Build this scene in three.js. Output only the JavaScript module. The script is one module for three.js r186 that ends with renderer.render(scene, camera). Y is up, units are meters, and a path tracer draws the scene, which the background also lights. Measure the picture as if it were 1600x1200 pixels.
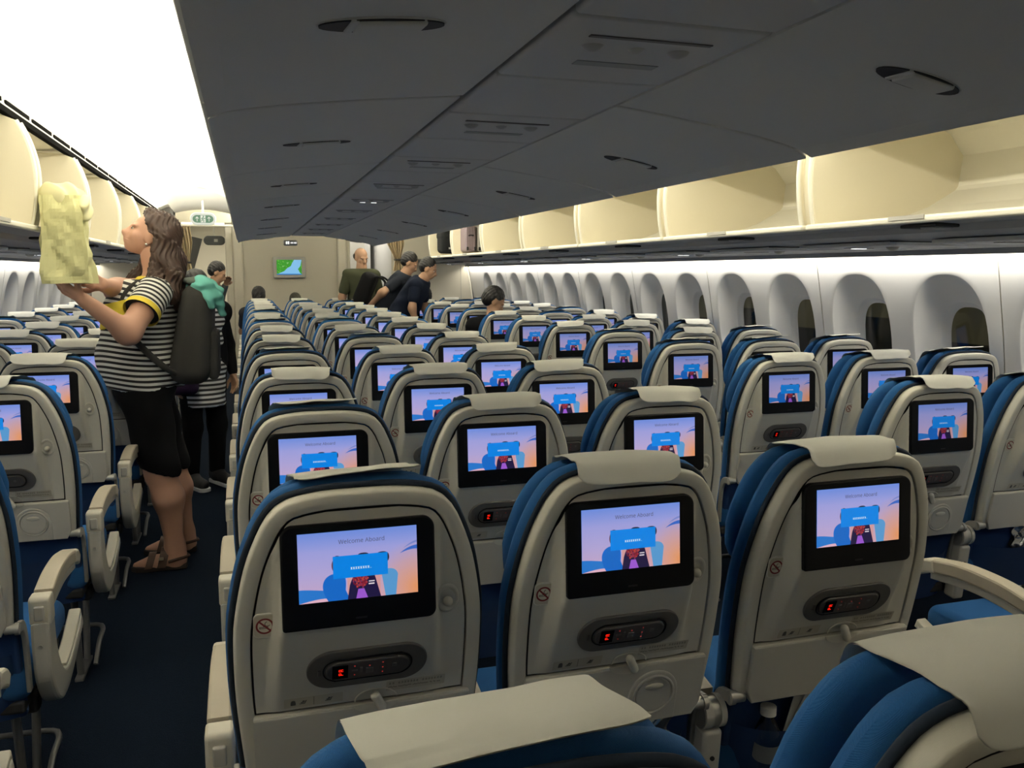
import * as THREE from 'three';
import { RoundedBoxGeometry } from 'three/addons/geometries/RoundedBoxGeometry.js';
import { mergeGeometries } from 'three/addons/utils/BufferGeometryUtils.js';
import { RectAreaLightUniformsLib } from 'three/addons/lights/RectAreaLightUniformsLib.js';

// ------------------------------------------------------------------ camera, lights, exposure
const scene = new THREE.Scene();
scene.background = new THREE.Color().setRGB(0.006, 0.007, 0.006);      // night outside the windows
const camera = new THREE.PerspectiveCamera(48.46, 4 / 3, 0.05, 80);
camera.position.set(0, 1.46, 0);
camera.rotation.order = 'YXZ';
camera.rotation.set(-0.1298, -0.3007, 0.002);
const renderer = new THREE.WebGLRenderer({ antialias: true });
renderer.toneMapping = THREE.LinearToneMapping;
renderer.toneMappingExposure = 0.82;
renderer.shadowMap.enabled = true;
RectAreaLightUniformsLib.init();

const WARM = new THREE.Color().setRGB(1.0, 0.945, 0.79), WHITE = new THREE.Color().setRGB(1.0, 0.955, 0.84);
const CX = 0.64;                       // cabin centre line; camera stands at x = 0
const Z_BACK = 1.3, Z_BULK = -12.4;    // rear end of the modelled cabin, bulkhead
function stripLight(x, y, dx, dy, width, z0, z1, color, intensity) {  // long LED strip: light of the same size as its glowing face
  const L = Math.abs(z1 - z0), zc = (z0 + z1) / 2;
  const l = new THREE.RectAreaLight(color, intensity, L, width);
  l.position.set(x, y, zc);
  l.up.set(dy, -dx, 0);
  l.lookAt(x + dx, y + dy, zc);
  l.castShadow = true;
  scene.add(l);
  return l;
}
// ceiling wash: LED strips hidden on top of the bins on both sides of each aisle
const CEIL_I = 165;
for (const s of [-1, 1]) {
  stripLight(CX + s * 0.62, 2.215, s * 0.86, 0.51, 0.04, -0.1, -12.2, WARM, CEIL_I * 0.48);
  stripLight(CX + s * 1.66, 2.212, -s * 0.45, 0.89, 0.05, -0.1, -11.9, WARM, CEIL_I * 0.52);
  // sidewall wash: strip at the outer edge of the passenger service panels, shining down the wall
  stripLight(CX + s * 2.478, 1.556, s * 0.10, -1, 0.03, Z_BACK - 0.1, Z_BULK + 0.06, WHITE, 42);
}
// galley and the next cabin beyond the bulkhead
for (const [x, y, z, w, h, i] of [[-0.62, 2.22, -14.2, 0.7, 1.8, 10], [1.75, 2.3, -13.6, 0.5, 1.2, 5]]) {
  const l = new THREE.RectAreaLight(WHITE, i, w, h); l.position.set(x, y, z); l.lookAt(x, 0, z); l.castShadow = true; scene.add(l);
}

// ------------------------------------------------------------------ helpers
let seed = 7; const rnd = () => { seed = (seed * 1664525 + 1013904223) >>> 0; return seed / 4294967296; };
const hash = (x, y, z) => { const s = Math.sin(x * 127.1 + y * 311.7 + z * 74.7) * 43758.5453; return s - Math.floor(s); };
function vnoise(x, y, z) {
  const i = Math.floor(x), j = Math.floor(y), k = Math.floor(z); let fx = x - i, fy = y - j, fz = z - k;
  fx = fx * fx * (3 - 2 * fx); fy = fy * fy * (3 - 2 * fy); fz = fz * fz * (3 - 2 * fz);
  const L = (a, b, t) => a + (b - a) * t;
  return L(L(L(hash(i, j, k), hash(i + 1, j, k), fx), L(hash(i, j + 1, k), hash(i + 1, j + 1, k), fx), fy),
    L(L(hash(i, j, k + 1), hash(i + 1, j, k + 1), fx), L(hash(i, j + 1, k + 1), hash(i + 1, j + 1, k + 1), fx), fy), fz);
}
const clamp = (v, a, b) => Math.max(a, Math.min(b, v)), mix = (a, b, t) => a + (b - a) * t;
const sstep = (a, b, x) => { const t = clamp((x - a) / (b - a), 0, 1); return t * t * (3 - 2 * t); };
const V = (x, y, z) => new THREE.Vector3(x, y, z);
const used = new Map();
function numbered(name) { const n = used.get(name) || 0; used.set(name, n + 1); return n ? `${name}_${String(n).padStart(3, '0')}` : name; }
function mesh(name, geo, mat, parent, label) {
  const m = new THREE.Mesh(geo, mat); m.castShadow = m.receiveShadow = true; m.name = name;
  if (label) m.userData.label = label;
  if (parent) parent.add(m);
  return m;
}
function tag(o, label, category, group) { o.userData.label = label; o.userData.category = category; if (group) o.userData.group = group; return o; }
function thing(name, label, category, pos = [0, 0, 0], group) {
  const o = new THREE.Group(); o.name = numbered(name); o.position.set(...pos); scene.add(o);
  return tag(o, label, category, group);
}
function struct(name, geo, mat, label) {
  const m = mesh(name, geo, mat, scene); m.userData.kind = 'structure'; if (label) m.userData.label = label; return m;
}
function structGroup(name, label) { const g = new THREE.Group(); g.name = name; g.userData.kind = 'structure'; if (label) g.userData.label = label; scene.add(g); return g; }
function grid(nu, nv, fn, uvf) {                 // surface from a function of (u, v) in 0..1
  const p = [], uv = [], idx = [];
  for (let j = 0; j <= nv; j++) for (let i = 0; i <= nu; i++) {
    const q = fn(i / nu, j / nv); p.push(q[0], q[1], q[2]);
    const w = uvf ? uvf(i / nu, j / nv, q) : [i / nu, j / nv]; uv.push(w[0], w[1]);
  }
  for (let j = 0; j < nv; j++) for (let i = 0; i < nu; i++) { const a = j * (nu + 1) + i, b = a + 1, c = a + nu + 1, d = c + 1; idx.push(a, b, d, a, d, c); }
  const g = new THREE.BufferGeometry();
  g.setAttribute('position', new THREE.Float32BufferAttribute(p, 3)); g.setAttribute('uv', new THREE.Float32BufferAttribute(uv, 2));
  g.setIndex(idx); g.computeVertexNormals(); return g;
}
const box = (w, h, d, x = 0, y = 0, z = 0, r = 0) => { const g = r ? new RoundedBoxGeometry(w, h, d, 2, r) : new THREE.BoxGeometry(w, h, d); g.translate(x, y, z); return g; };
const cyl = (r0, r1, h, seg = 20) => new THREE.CylinderGeometry(r0, r1, h, seg);
function merge(list) { return mergeGeometries(list.map(g => { g = g.index ? g.toNonIndexed() : g; for (const k of Object.keys(g.attributes)) if (!['position', 'normal', 'uv'].includes(k)) g.deleteAttribute(k); return g; })); }
function tube(pts, r, seg = 24, rs = 8, closed = false) { return new THREE.TubeGeometry(new THREE.CatmullRomCurve3(pts.map(p => V(...p)), closed, 'catmullrom', 0.4), seg, r, rs, closed); }
function roundRect(w, h, r, cx = 0, cy = 0) {   // r: [tl, tr, br, bl] or number
  const [a, b, c, d] = Array.isArray(r) ? r : [r, r, r, r], s = new THREE.Shape(), x0 = cx - w / 2, x1 = cx + w / 2, y0 = cy - h / 2, y1 = cy + h / 2;
  s.moveTo(x0 + d, y0); s.lineTo(x1 - c, y0); s.absarc(x1 - c, y0 + c, c, -Math.PI / 2, 0);
  s.lineTo(x1, y1 - b); s.absarc(x1 - b, y1 - b, b, 0, Math.PI / 2);
  s.lineTo(x0 + a, y1); s.absarc(x0 + a, y1 - a, a, Math.PI / 2, Math.PI);
  s.lineTo(x0, y0 + d); s.absarc(x0 + d, y0 + d, d, Math.PI, Math.PI * 1.5); return s;
}
function extr(shape, depth, bevel = 0, seg = 2, curve = 8) {
  return new THREE.ExtrudeGeometry(shape, { depth: depth - 2 * bevel, bevelEnabled: bevel > 0, bevelSize: bevel, bevelThickness: bevel, bevelOffset: -bevel, bevelSegments: seg, curveSegments: curve }).translate(0, 0, bevel);
}
const polyShape = pts => { const s = new THREE.Shape(); pts.forEach((p, i) => i ? s.lineTo(p[0], p[1]) : s.moveTo(p[0], p[1])); s.closePath(); return s; };
function extrZ(pts, z0, z1, bevel = 0) { const g = extr(polyShape(pts), Math.abs(z1 - z0), bevel); g.translate(0, 0, Math.min(z0, z1)); return g; }
function thickLine(pts, n = 24) {                // pts [a, b, halfWidth] -> outline of a tapering band
  const c = new THREE.CatmullRomCurve3(pts.map(p => V(p[0], p[1], p[2])), false, 'catmullrom', 0.5), q = c.getPoints(n), L = [], R = [];
  q.forEach((p, i) => { const a = q[Math.max(0, i - 1)], b = q[Math.min(n, i + 1)], dx = b.x - a.x, dy = b.y - a.y, l = Math.hypot(dx, dy); L.push([p.x - dy / l * p.z, p.y + dx / l * p.z]); R.push([p.x + dy / l * p.z, p.y - dx / l * p.z]); });
  return L.concat(R.reverse());
}
// textures ---------------------------------------------------------------
function noiseTex(n, fn, rx = 1, ry = 1, srgb = false) {
  const d = new Uint8Array(n * n * 4);
  for (let y = 0; y < n; y++) for (let x = 0; x < n; x++) { const c = fn(x, y, n), o = (y * n + x) * 4; if (typeof c === 'number') d[o] = d[o + 1] = d[o + 2] = clamp(c * 255, 0, 255); else for (let k = 0; k < 3; k++) d[o + k] = clamp(c[k] * 255, 0, 255); d[o + 3] = 255; }
  const t = new THREE.DataTexture(d, n, n); t.wrapS = t.wrapT = THREE.RepeatWrapping; t.magFilter = THREE.LinearFilter; t.minFilter = THREE.LinearMipmapLinearFilter; t.generateMipmaps = true; t.repeat.set(rx, ry);
  if (srgb) t.colorSpace = THREE.SRGBColorSpace; t.needsUpdate = true; return t;
}
function canvasTex(w, h, draw) { const c = document.createElement('canvas'); c.width = w; c.height = h; draw(c.getContext('2d'), w, h); const t = new THREE.CanvasTexture(c); t.colorSpace = THREE.SRGBColorSpace; return t; }
const weaveT = noiseTex(128, (x, y) => 0.5 + 0.25 * Math.sin(x * Math.PI / 4) * Math.sin(y * Math.PI / 4) + 0.3 * (hash(x, y, 1) - 0.5), 14, 14);
const weaveC = noiseTex(128, (x, y) => { const f = 0.84 + 0.22 * hash(x, y, 3) + 0.08 * Math.sin(x * Math.PI / 4 + (y % 8)); return [f, f, f]; }, 9, 9);
const carpetC = noiseTex(256, (x, y) => { const f = 0.7 + 0.5 * hash(x, y, 5) + 0.12 * (hash(x >> 3, y >> 2, 9) - 0.5); return [f * 0.95, f, f]; }, 10, 60);
const carpetB = noiseTex(256, (x, y) => hash(x, y, 11), 14, 90);
const grainB = noiseTex(128, (x, y) => 0.5 + 0.5 * (hash(x, y, 21) - 0.5) + 0.3 * (hash(x >> 1, y >> 1, 22) - 0.5), 6, 6);
const std = (r, g, b, rough = 0.6, o = {}) => new THREE.MeshStandardMaterial({ color: new THREE.Color().setRGB(r, g, b), roughness: rough, side: THREE.DoubleSide, ...o });
const M = {
  shell: std(0.63, 0.605, 0.525, 0.48, { bumpMap: grainB, bumpScale: 0.0002 }),
  panel: std(0.59, 0.57, 0.50, 0.5, { bumpMap: grainB, bumpScale: 0.0002 }),
  tray: std(0.54, 0.52, 0.46, 0.5),
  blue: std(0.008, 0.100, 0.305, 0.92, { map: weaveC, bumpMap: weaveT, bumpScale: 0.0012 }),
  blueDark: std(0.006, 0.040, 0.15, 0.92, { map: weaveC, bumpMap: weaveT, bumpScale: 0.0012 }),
  linen: std(0.80, 0.79, 0.72, 0.95, { bumpMap: weaveT, bumpScale: 0.0004 }),
  black: new THREE.MeshPhysicalMaterial({ color: new THREE.Color().setRGB(0.004, 0.004, 0.005), roughness: 0.35, specularIntensity: 0.3, side: THREE.DoubleSide }), rubber: std(0.012, 0.012, 0.013, 0.7),
  remote: std(0.115, 0.108, 0.10, 0.5), handset: std(0.075, 0.070, 0.067, 0.45),
  metal: std(0.42, 0.41, 0.38, 0.4, { metalness: 0.55 }), armBeige: std(0.46, 0.41, 0.32, 0.55), armCream: std(0.66, 0.62, 0.52, 0.45), armGrey: std(0.46, 0.445, 0.40, 0.45),
  gasket: new THREE.MeshPhysicalMaterial({ color: new THREE.Color().setRGB(0.004, 0.004, 0.004), roughness: 0.95, specularIntensity: 0.05, side: THREE.DoubleSide }),
  binGrey: std(0.56, 0.57, 0.57, 0.62, { bumpMap: grainB, bumpScale: 0.0002 }), binDark: std(0.02, 0.02, 0.021, 0.7), psu: std(0.50, 0.51, 0.52, 0.6), soffit: std(0.30, 0.31, 0.325, 0.6),
  cream: std(0.76, 0.70, 0.53, 0.55), binInner: std(0.82, 0.785, 0.66, 0.5), creamLip: std(0.83, 0.80, 0.68, 0.45), ceil: std(0.84, 0.83, 0.78, 0.6), wall: std(0.74, 0.73, 0.71, 0.5), beigeWall: std(0.56, 0.52, 0.42, 0.6), trimGrey: std(0.33, 0.32, 0.28, 0.5),
  carpet: new THREE.MeshPhysicalMaterial({ color: new THREE.Color().setRGB(0.0048, 0.0105, 0.023), roughness: 0.98, specularIntensity: 0.25, map: carpetC, bumpMap: carpetB, bumpScale: 0.003 }),
};
// ------------------------------------------------------------------ the cabin shell
const W_OUT = 2.66, Z_END = -16.5;
const floorMesh = struct('floor', box(2 * W_OUT, 0.08, Z_BACK - Z_END, CX, -0.04, (Z_BACK + Z_END) / 2), M.carpet, 'dark navy carpet of the cabin');
// side walls: cross-section of the lining (distance from centre line, height)
const wallProf = [[2.52, 1.62], [2.515, 1.56], [2.535, 1.46], [2.565, 1.30], [2.60, 1.10], [2.63, 0.85], [2.62, 0.5], [2.54, 0.0]];
function wallL(y) { for (let i = 0; i < wallProf.length - 1; i++) { const [a, ya] = wallProf[i], [b, yb] = wallProf[i + 1]; if (y <= ya && y >= yb) return mix(b, a, (y - yb) / (ya - yb)); } return y > 1 ? 2.52 : 2.54; }
const glassM = new THREE.MeshPhysicalMaterial({ color: new THREE.Color().setRGB(0.55, 0.60, 0.52), roughness: 0.06, transmission: 1, thickness: 0, ior: 1.45, side: THREE.DoubleSide });
const WP = 0.628, W0 = -3.30;                       // window pitch, one window centre
const yT = 1.56, yB = 0.74, NA = 56;
function windowOutline(a, hw, top, bot, n) {        // super-ellipse
  const c = Math.cos(a), s = Math.sin(a), e = 2 / n;
  return [Math.sign(c) * Math.pow(Math.abs(c), e) * hw, (top + bot) / 2 + Math.sign(s) * Math.pow(Math.abs(s), e) * (top - bot) / 2];
}
function cellRings(sign) {                          // lining of one window: wall, deep tapering recess, reveal
  const rings = [];
  const rect = [];
  for (let i = 0; i <= NA; i++) {                   // cell border met by the same angle
    const a = i / NA * Math.PI * 2, yc = 1.16, c = Math.cos(a), s = Math.sin(a);
    const t = Math.min(Math.abs(c) > 1e-6 ? (WP / 2) / Math.abs(c) : 1e9, Math.abs(s) > 1e-6 ? ((s > 0 ? yT - yc : yc - yB)) / Math.abs(s) : 1e9);
    rect.push([c * t, yc + s * t, 0]);
  }
  // snap nearest samples to the four corners
  for (const [cz, cy] of [[WP / 2, yT], [-WP / 2, yT], [-WP / 2, yB], [WP / 2, yB]]) { let best = 0, bd = 9; rect.forEach((p, i) => { const d = Math.hypot(p[0] - cz, p[1] - cy); if (d < bd && i < NA) { bd = d; best = i; } }); rect[best] = [cz, cy, 0]; }
  rect[NA] = rect[0];
  rings.push(rect);
  const R = (hw, top, bot, n, dep) => { const r = []; for (let i = 0; i <= NA; i++) { const p = windowOutline(i / NA * Math.PI * 2, hw, top, bot, n); r.push([p[0], p[1], dep]); } return r; };
  rings.push(R(0.262, 1.475, 0.775, 2.6, 0), R(0.236, 1.457, 0.785, 2.5, 0.0), R(0.231, 1.452, 0.79, 2.5, 0.006), R(0.223, 1.437, 0.796, 2.5, 0.03), R(0.206, 1.40, 0.80, 2.6, 0.065), R(0.184, 1.36, 0.812, 2.7, 0.09), R(0.160, 1.328, 0.82, 2.8, 0.102), R(0.152, 1.32, 0.822, 2.8, 0.106), R(0.146, 1.312, 0.83, 2.8, 0.135), R(0.132, 1.298, 0.845, 2.8, 0.14));
  const p = [], uv = [], idx = [], n1 = NA + 1;
  rings.forEach(r => r.forEach(q => { p.push(sign * (wallL(q[1]) + q[2]), q[1], q[0]); uv.push(q[0], q[1]); }));
  for (let j = 0; j < rings.length - 1; j++) for (let i = 0; i < NA; i++) { const a = j * n1 + i, b = a + 1, c = a + n1, d = c + 1; if (sign > 0) idx.push(a, b, d, a, d, c); else idx.push(a, d, b, a, c, d); }
  const g = new THREE.BufferGeometry(); g.setAttribute('position', new THREE.Float32BufferAttribute(p, 3)); g.setAttribute('uv', new THREE.Float32BufferAttribute(uv, 2)); g.setIndex(idx); g.computeVertexNormals(); return g;
}
for (const sign of [1, -1]) {
  const side = sign > 0 ? 'right' : 'left';
  const wall = structGroup('wall_' + side, `white ${side} side lining of the cabin with window recesses`);
  wall.position.x = CX;
  const cell = cellRings(sign);
  const panes = (() => { const s = new THREE.Shape(); for (let i = 0; i <= 40; i++) { const q = windowOutline(i / 40 * Math.PI * 2, 0.131, 1.297, 0.846, 2.8); i ? s.lineTo(q[0], q[1]) : s.moveTo(q[0], q[1]); } const g = new THREE.ShapeGeometry(s, 2); g.rotateY(-Math.PI / 2); return g; })();
  // shape x -> z, then pushed out to the reveal
  const frame = panes; { const p = frame.attributes.position; for (let i = 0; i < p.count; i++) p.setX(i, sign * (wallL(p.getY(i)) + 0.139)); frame.computeVertexNormals(); }
  const zs = []; for (let k = -8; k < 15; k++) { const z = W0 - k * WP; if (z < 0.95 && z - WP / 2 > Z_BULK) zs.push(z); }
  let wn = sign > 0 ? 1 : 41;
  const panelGap = 0.006;
  zs.forEach((z, i) => {
    const c = mesh('lining_panel', cell, M.wall, wall); c.position.z = z;
    // every second joint is a panel joint: the neighbouring cells stand 6 mm apart there
    const k = Math.round((W0 - z) / WP); c.scale.z = 1; c.position.z = z; if (((k % 2) + 2) % 2 === 0) { c.scale.z = (WP - panelGap) / WP; c.position.z = z - panelGap / 2; }
    const w = new THREE.Group(); w.name = 'window_' + (wn++); w.userData.kind = 'structure'; w.position.set(CX, 0, z); scene.add(w);
    w.userData.label = `tall rounded cabin window in the ${side} wall`;
    mesh('pane', panes, glassM, w);
  });
  const zA = Z_BACK, zB = Z_BULK, prof = wallProf;
  const strip = (pts, name, m = M.wall) => mesh(name, grid(pts.length - 1, 1, (u, v) => { const q = pts[Math.round(u * (pts.length - 1))]; return [sign * q[0], q[1], mix(zA, zB, v)]; }), m, wall);
  strip([[2.50, 1.66], [2.52, 1.62], [2.515, 1.56]], 'lining_top');
  strip([[wallL(0.74), 0.74], [2.62, 0.5], [2.60, 0.3], [2.54, 0.0]], 'dado_panel');
  // the outer skin closes the wall behind the lining and carries the window holes' outer side
  for (const z of [zs[0] + WP / 2, zs[zs.length - 1] - WP / 2]) { const z2 = z > -4 ? zA : zB; if (Math.abs(z - z2) > 0.01) mesh('lining_panel', grid(6, 1, (u, v) => { const y = mix(yT, yB, u); return [sign * wallL(y), y, mix(z, z2, v)]; }), M.wall, wall); }
  for (const z of zs) { const k = Math.round((W0 - z) / WP); if (((k % 2) + 2) % 2 === 0) { const b = mesh('joint_strip', grid(8, 1, (u, v) => { const y = mix(yT, yB, u); return [sign * (wallL(y) + 0.004), y, (v - 0.5) * 0.02]; }), M.creamLip, wall); b.position.z = z + WP / 2; } }
}
// exterior: night apron seen through the panes
{
  const g = box(40, 0.05, 60, 24, -2.6, -8); const a = struct('ground', merge([g, box(40, 0.05, 60, -23, -2.6, -8)]), std(0.03, 0.032, 0.03, 0.9), 'dark airport apron outside');
  const hangar = thing('terminal_building', 'dim terminal building outside beyond the right windows', 'building', [17, -2.6, -14]);
  mesh('wall', box(6, 6.5, 26, 0, 3.25, 0), std(0.07, 0.078, 0.066, 0.9), hangar);
  const lit = std(0.2, 0.2, 0.15, 0.8, { emissive: new THREE.Color().setRGB(0.9, 0.75, 0.4), emissiveIntensity: 0.05 });
  for (let i = 0; i < 9; i++) mesh('window', box(0.06, 1.5, 1.7, -3.02, 3.4 + (i % 2) * 0.4, -11 + i * 2.75), lit, hangar);
  for (let i = 0; i < 2; i++) { const l = new THREE.PointLight(0xfff0d0, 3); l.position.set(12, 6, -9 - i * 9); l.castShadow = true; scene.add(l); }
}
// ceiling: shallow vault above each aisle, flat over the centre bins
{
  const prof = [[-2.60, 1.66], [-2.45, 2.10], [-1.80, 2.20], [-1.73, 2.225], [-1.69, 2.27], [-1.47, 2.37], [-1.12, 2.43], [-0.85, 2.40], [-0.60, 2.30], [-0.545, 2.23], [-0.48, 2.20], [0, 2.20]];
  const pts = prof.concat(prof.slice(0, -1).reverse().map(([a, b]) => [-a, b]));
  const c = new THREE.CatmullRomCurve3(pts.map(p => V(p[0], p[1], 0)), false, 'catmullrom', 0.2).getPoints(110);
  const g = grid(110, 1, (u, v) => { const p = c[Math.round(u * 110)]; return [CX + p.x, p.y, mix(Z_BACK, Z_BULK, v)]; });
  const ceiling = struct('ceiling', g, M.ceil, 'white vaulted ceiling over the aisles');
  mesh('roof_skin', box(5.6, 0.04, Z_BACK - Z_END, CX, 2.62, (Z_BACK + Z_END) / 2), M.ceil, ceiling);
  for (const s of [-1, 1]) mesh('roof_skin', box(0.04, 1.0, Z_BACK - Z_BULK, CX + s * 2.78, 2.14, (Z_BACK + Z_BULK) / 2), M.ceil, ceiling);
  // glowing LED strips of the ceiling wash and of the sidewall wash
  const led = std(0.9, 0.88, 0.8, 0.5, { emissive: WARM, emissiveIntensity: 1.2 }), ledW = std(0.9, 0.9, 0.86, 0.5, { emissive: WHITE, emissiveIntensity: 1.2 });
  for (const s of [-1, 1]) {
    const a = thing('led_strip', `ceiling wash light strip on top of the ${s < 0 ? 'left' : 'right'} side of the centre bins`, 'light', [CX + s * 0.60, 2.205, -6.15]); mesh('diffuser', box(0.012, 0.04, 12.1).rotateZ(s * 0.53).translate(s * 0.008, 0.004, 0), led, a); mesh('tray', box(0.03, 0.075, 12.1, -s * 0.02, -0.036, 0, 0.004), M.creamLip, a);
    const b = thing('led_strip', `ceiling wash light strip on top of the ${s < 0 ? 'left' : 'right'} outboard bins`, 'light', [CX + s * 1.66, 2.195, -6.0]); mesh('diffuser', box(0.05, 0.008, 11.8), led, b); mesh('tray', box(0.07, 0.02, 11.8, 0, -0.014, 0), M.creamLip, b);
    const w = thing('led_strip', `sidewall wash light strip above the ${s < 0 ? 'left' : 'right'} windows`, 'light', [CX + s * 2.478, 1.563, (Z_BACK + Z_BULK) / 2]); mesh('diffuser', box(0.03, 0.008, Z_BACK - Z_BULK - 0.14), ledW, w);
  }
}
// end walls, bulkheads, monuments
const wallBack = struct('wall_back', box(5.8, 2.8, 0.06, CX, 1.3, Z_BACK + 0.03), M.beigeWall, 'beige wall behind the camera');
{
  const bh = structGroup('wall_bulkhead', 'beige centre bulkhead with corner columns');
  const z = Z_BULK;
  mesh('panel', box(1.36, 2.3, 0.05, CX - 0.02, 1.15, z), M.beigeWall, bh);
  for (const x of [-0.09, 1.31]) { mesh('column', new RoundedBoxGeometry(0.13, 2.3, 0.14, 3, 0.03).translate(x, 1.15, z + 0.02), M.beigeWall, bh); }
  mesh('column', box(0.10, 2.3, 0.8, -0.20, 1.15, z - 0.35, 0.02), M.beigeWall, bh);
  mesh('column', box(0.06, 2.3, 0.7, 1.40, 1.15, z - 0.32, 0.02), M.beigeWall, bh);
  const br = structGroup('wall_bulkhead_right', 'beige class divider in front of the right seats');
  mesh('panel', extrZ([[2.02, 0], [3.18, 0], [3.24, 0.5], [3.25, 0.9], [3.20, 1.3], [3.14, 1.60], [3.0, 2.2], [2.02, 2.2]], z - 0.03, z + 0.03), M.beigeWall, br);
  mesh('edge_trim', tube([[3.18, 0, z + 0.03], [3.235, 0.7, z + 0.03], [3.21, 1.1, z + 0.03], [3.13, 1.58, z + 0.03]], 0.014, 20, 6), M.creamLip, br);
  mesh('seam', box(0.006, 1.7, 0.004, 3.04, 0.85, z + 0.032), M.trimGrey, br);
  const bl = structGroup('wall_bulkhead_left', 'beige class divider in front of the left seats');
  mesh('panel', extrZ([[-0.80, 0], [-1.90, 0], [-1.96, 0.5], [-1.97, 0.9], [-1.92, 1.3], [-1.86, 1.60], [-1.72, 2.2], [-0.80, 2.2]], z - 0.03, z + 0.03), M.beigeWall, bl);
  // what lies beyond: side monuments, end wall, ceiling
  const far = structGroup('wall_galley', 'white galley monuments beyond the bulkhead');
  mesh('panel', box(0.9, 2.5, 3.6, -1.40, 1.25, z - 2.1), M.wall, far);
  mesh('panel', box(1.5, 2.5, 3.0, CX, 1.25, z - 2.6), M.wall, far);
  mesh('panel', box(0.9, 2.5, 3.6, 2.52, 1.25, z - 2.1), M.wall, far);
  mesh('panel', box(5.4, 2.6, 0.06, CX, 1.3, Z_END), M.cream, far);
  mesh('cupboard_door', box(0.02, 1.3, 0.6, -0.945, 1.2, z - 0.9), M.beigeWall, far);
  mesh('lit_window', box(0.014, 0.12, 0.16, -0.118, 1.63, z - 1.4), std(0.9, 0.9, 0.85, 0.5, { emissive: WHITE, emissiveIntensity: 1.4 }), far);
  mesh('cupboard_door', box(0.3, 0.5, 0.02, 1.74, 1.75, z - 1.9), M.armGrey, far);
  mesh('cupboard_door', box(0.5, 1.3, 0.03, 1.70, 0.75, z - 2.0), M.armGrey, far);
  mesh('partition', box(0.5, 2.5, 0.04, 1.75, 1.25, z - 2.05), M.wall, far);
  const fc = struct('ceiling_galley', merge([box(5.4, 0.05, 4.2, CX, 2.36, z - 2.1)]), M.ceil, 'white ceiling of the galley');
  // lamp panels under the galley ceiling
  const lampM = std(0.9, 0.9, 0.85, 0.5, { emissive: WHITE, emissiveIntensity: 1.3 });
  const la = thing('ceiling_lamp', 'lit galley ceiling panel beyond the left aisle', 'light', [-0.62, 2.24, -14.2]); mesh('diffuser', box(0.7, 0.012, 1.8), lampM, la); mesh('frame', box(0.76, 0.02, 1.86, 0, 0.016, 0), M.wall, la);
  const lb = thing('ceiling_lamp', 'lit galley ceiling panel beyond the right aisle', 'light', [1.75, 2.32, -13.6]); mesh('diffuser', box(0.5, 0.012, 1.2), lampM, lb); mesh('frame', box(0.54, 0.02, 1.26, 0, 0.016, 0), M.wall, lb);
  // lintels: lowered ceiling ends over the aisle openings
  const li = structGroup('ceiling_lintel', 'lowered cream ceiling end over the aisle openings');
  for (const [x0, x1] of [[-0.86, -0.16], [1.34, 2.06]]) mesh('panel', grid(8, 8, (u, v) => { const x = mix(x0, x1, u); return [x, 2.235 + 0.05 * Math.sin(u * Math.PI) + 0.14 * (1 - Math.cos(v * 1.5)) / 0.93 * (0.55 + 0.45 * Math.sin(u * Math.PI)), mix(z + 0.1, z + 1.7, v)]; }), M.ceil, li);
  for (const [x0, x1] of [[-0.86, -0.16], [1.34, 2.06]]) mesh('header', box(x1 - x0, 0.4, 0.05, (x0 + x1) / 2, 2.32, z + 0.06), M.cream, li);
}
// ------------------------------------------------------------------ overhead bins
const BP = 1.19;
function latchGeo() {   // recessed pull: dark lens-shaped pocket and a paddle
  const s = new THREE.Shape(); for (let i = 0; i <= 28; i++) { const a = i / 28 * 6.2832, x = Math.cos(a) * 0.092, y = Math.sign(Math.sin(a)) * Math.pow(Math.abs(Math.sin(a)), 0.9) * 0.034; i ? s.lineTo(x, y) : s.moveTo(x, y); }
  return s;
}
const pocketGeo = extr(latchGeo(), 0.004, 0).rotateX(Math.PI / 2), paddleGeo = new RoundedBoxGeometry(0.100, 0.012, 0.052, 3, 0.005), paddleEdge = new RoundedBoxGeometry(0.012, 0.006, 0.056, 2, 0.002);
const rimGeo = (() => { const pts = []; for (let i = 0; i < 32; i++) { const a = i / 32 * 6.2832; pts.push([Math.cos(a) * 0.094, 0, Math.sign(Math.sin(a)) * Math.pow(Math.abs(Math.sin(a)), 0.9) * 0.0355]); } return tube(pts, 0.002, 48, 5, true); })();
const ordinal = ['nearest', 'second', 'third', 'fourth', 'fifth', 'sixth', 'seventh', 'eighth', 'ninth', 'tenth', 'eleventh', 'twelfth', 'thirteenth', 'fourteenth', 'farthest'];
const binSeams = []; for (let k = -3; k <= 6; k++) binSeams.push(-(1.85 + 1.17 * k));
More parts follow.
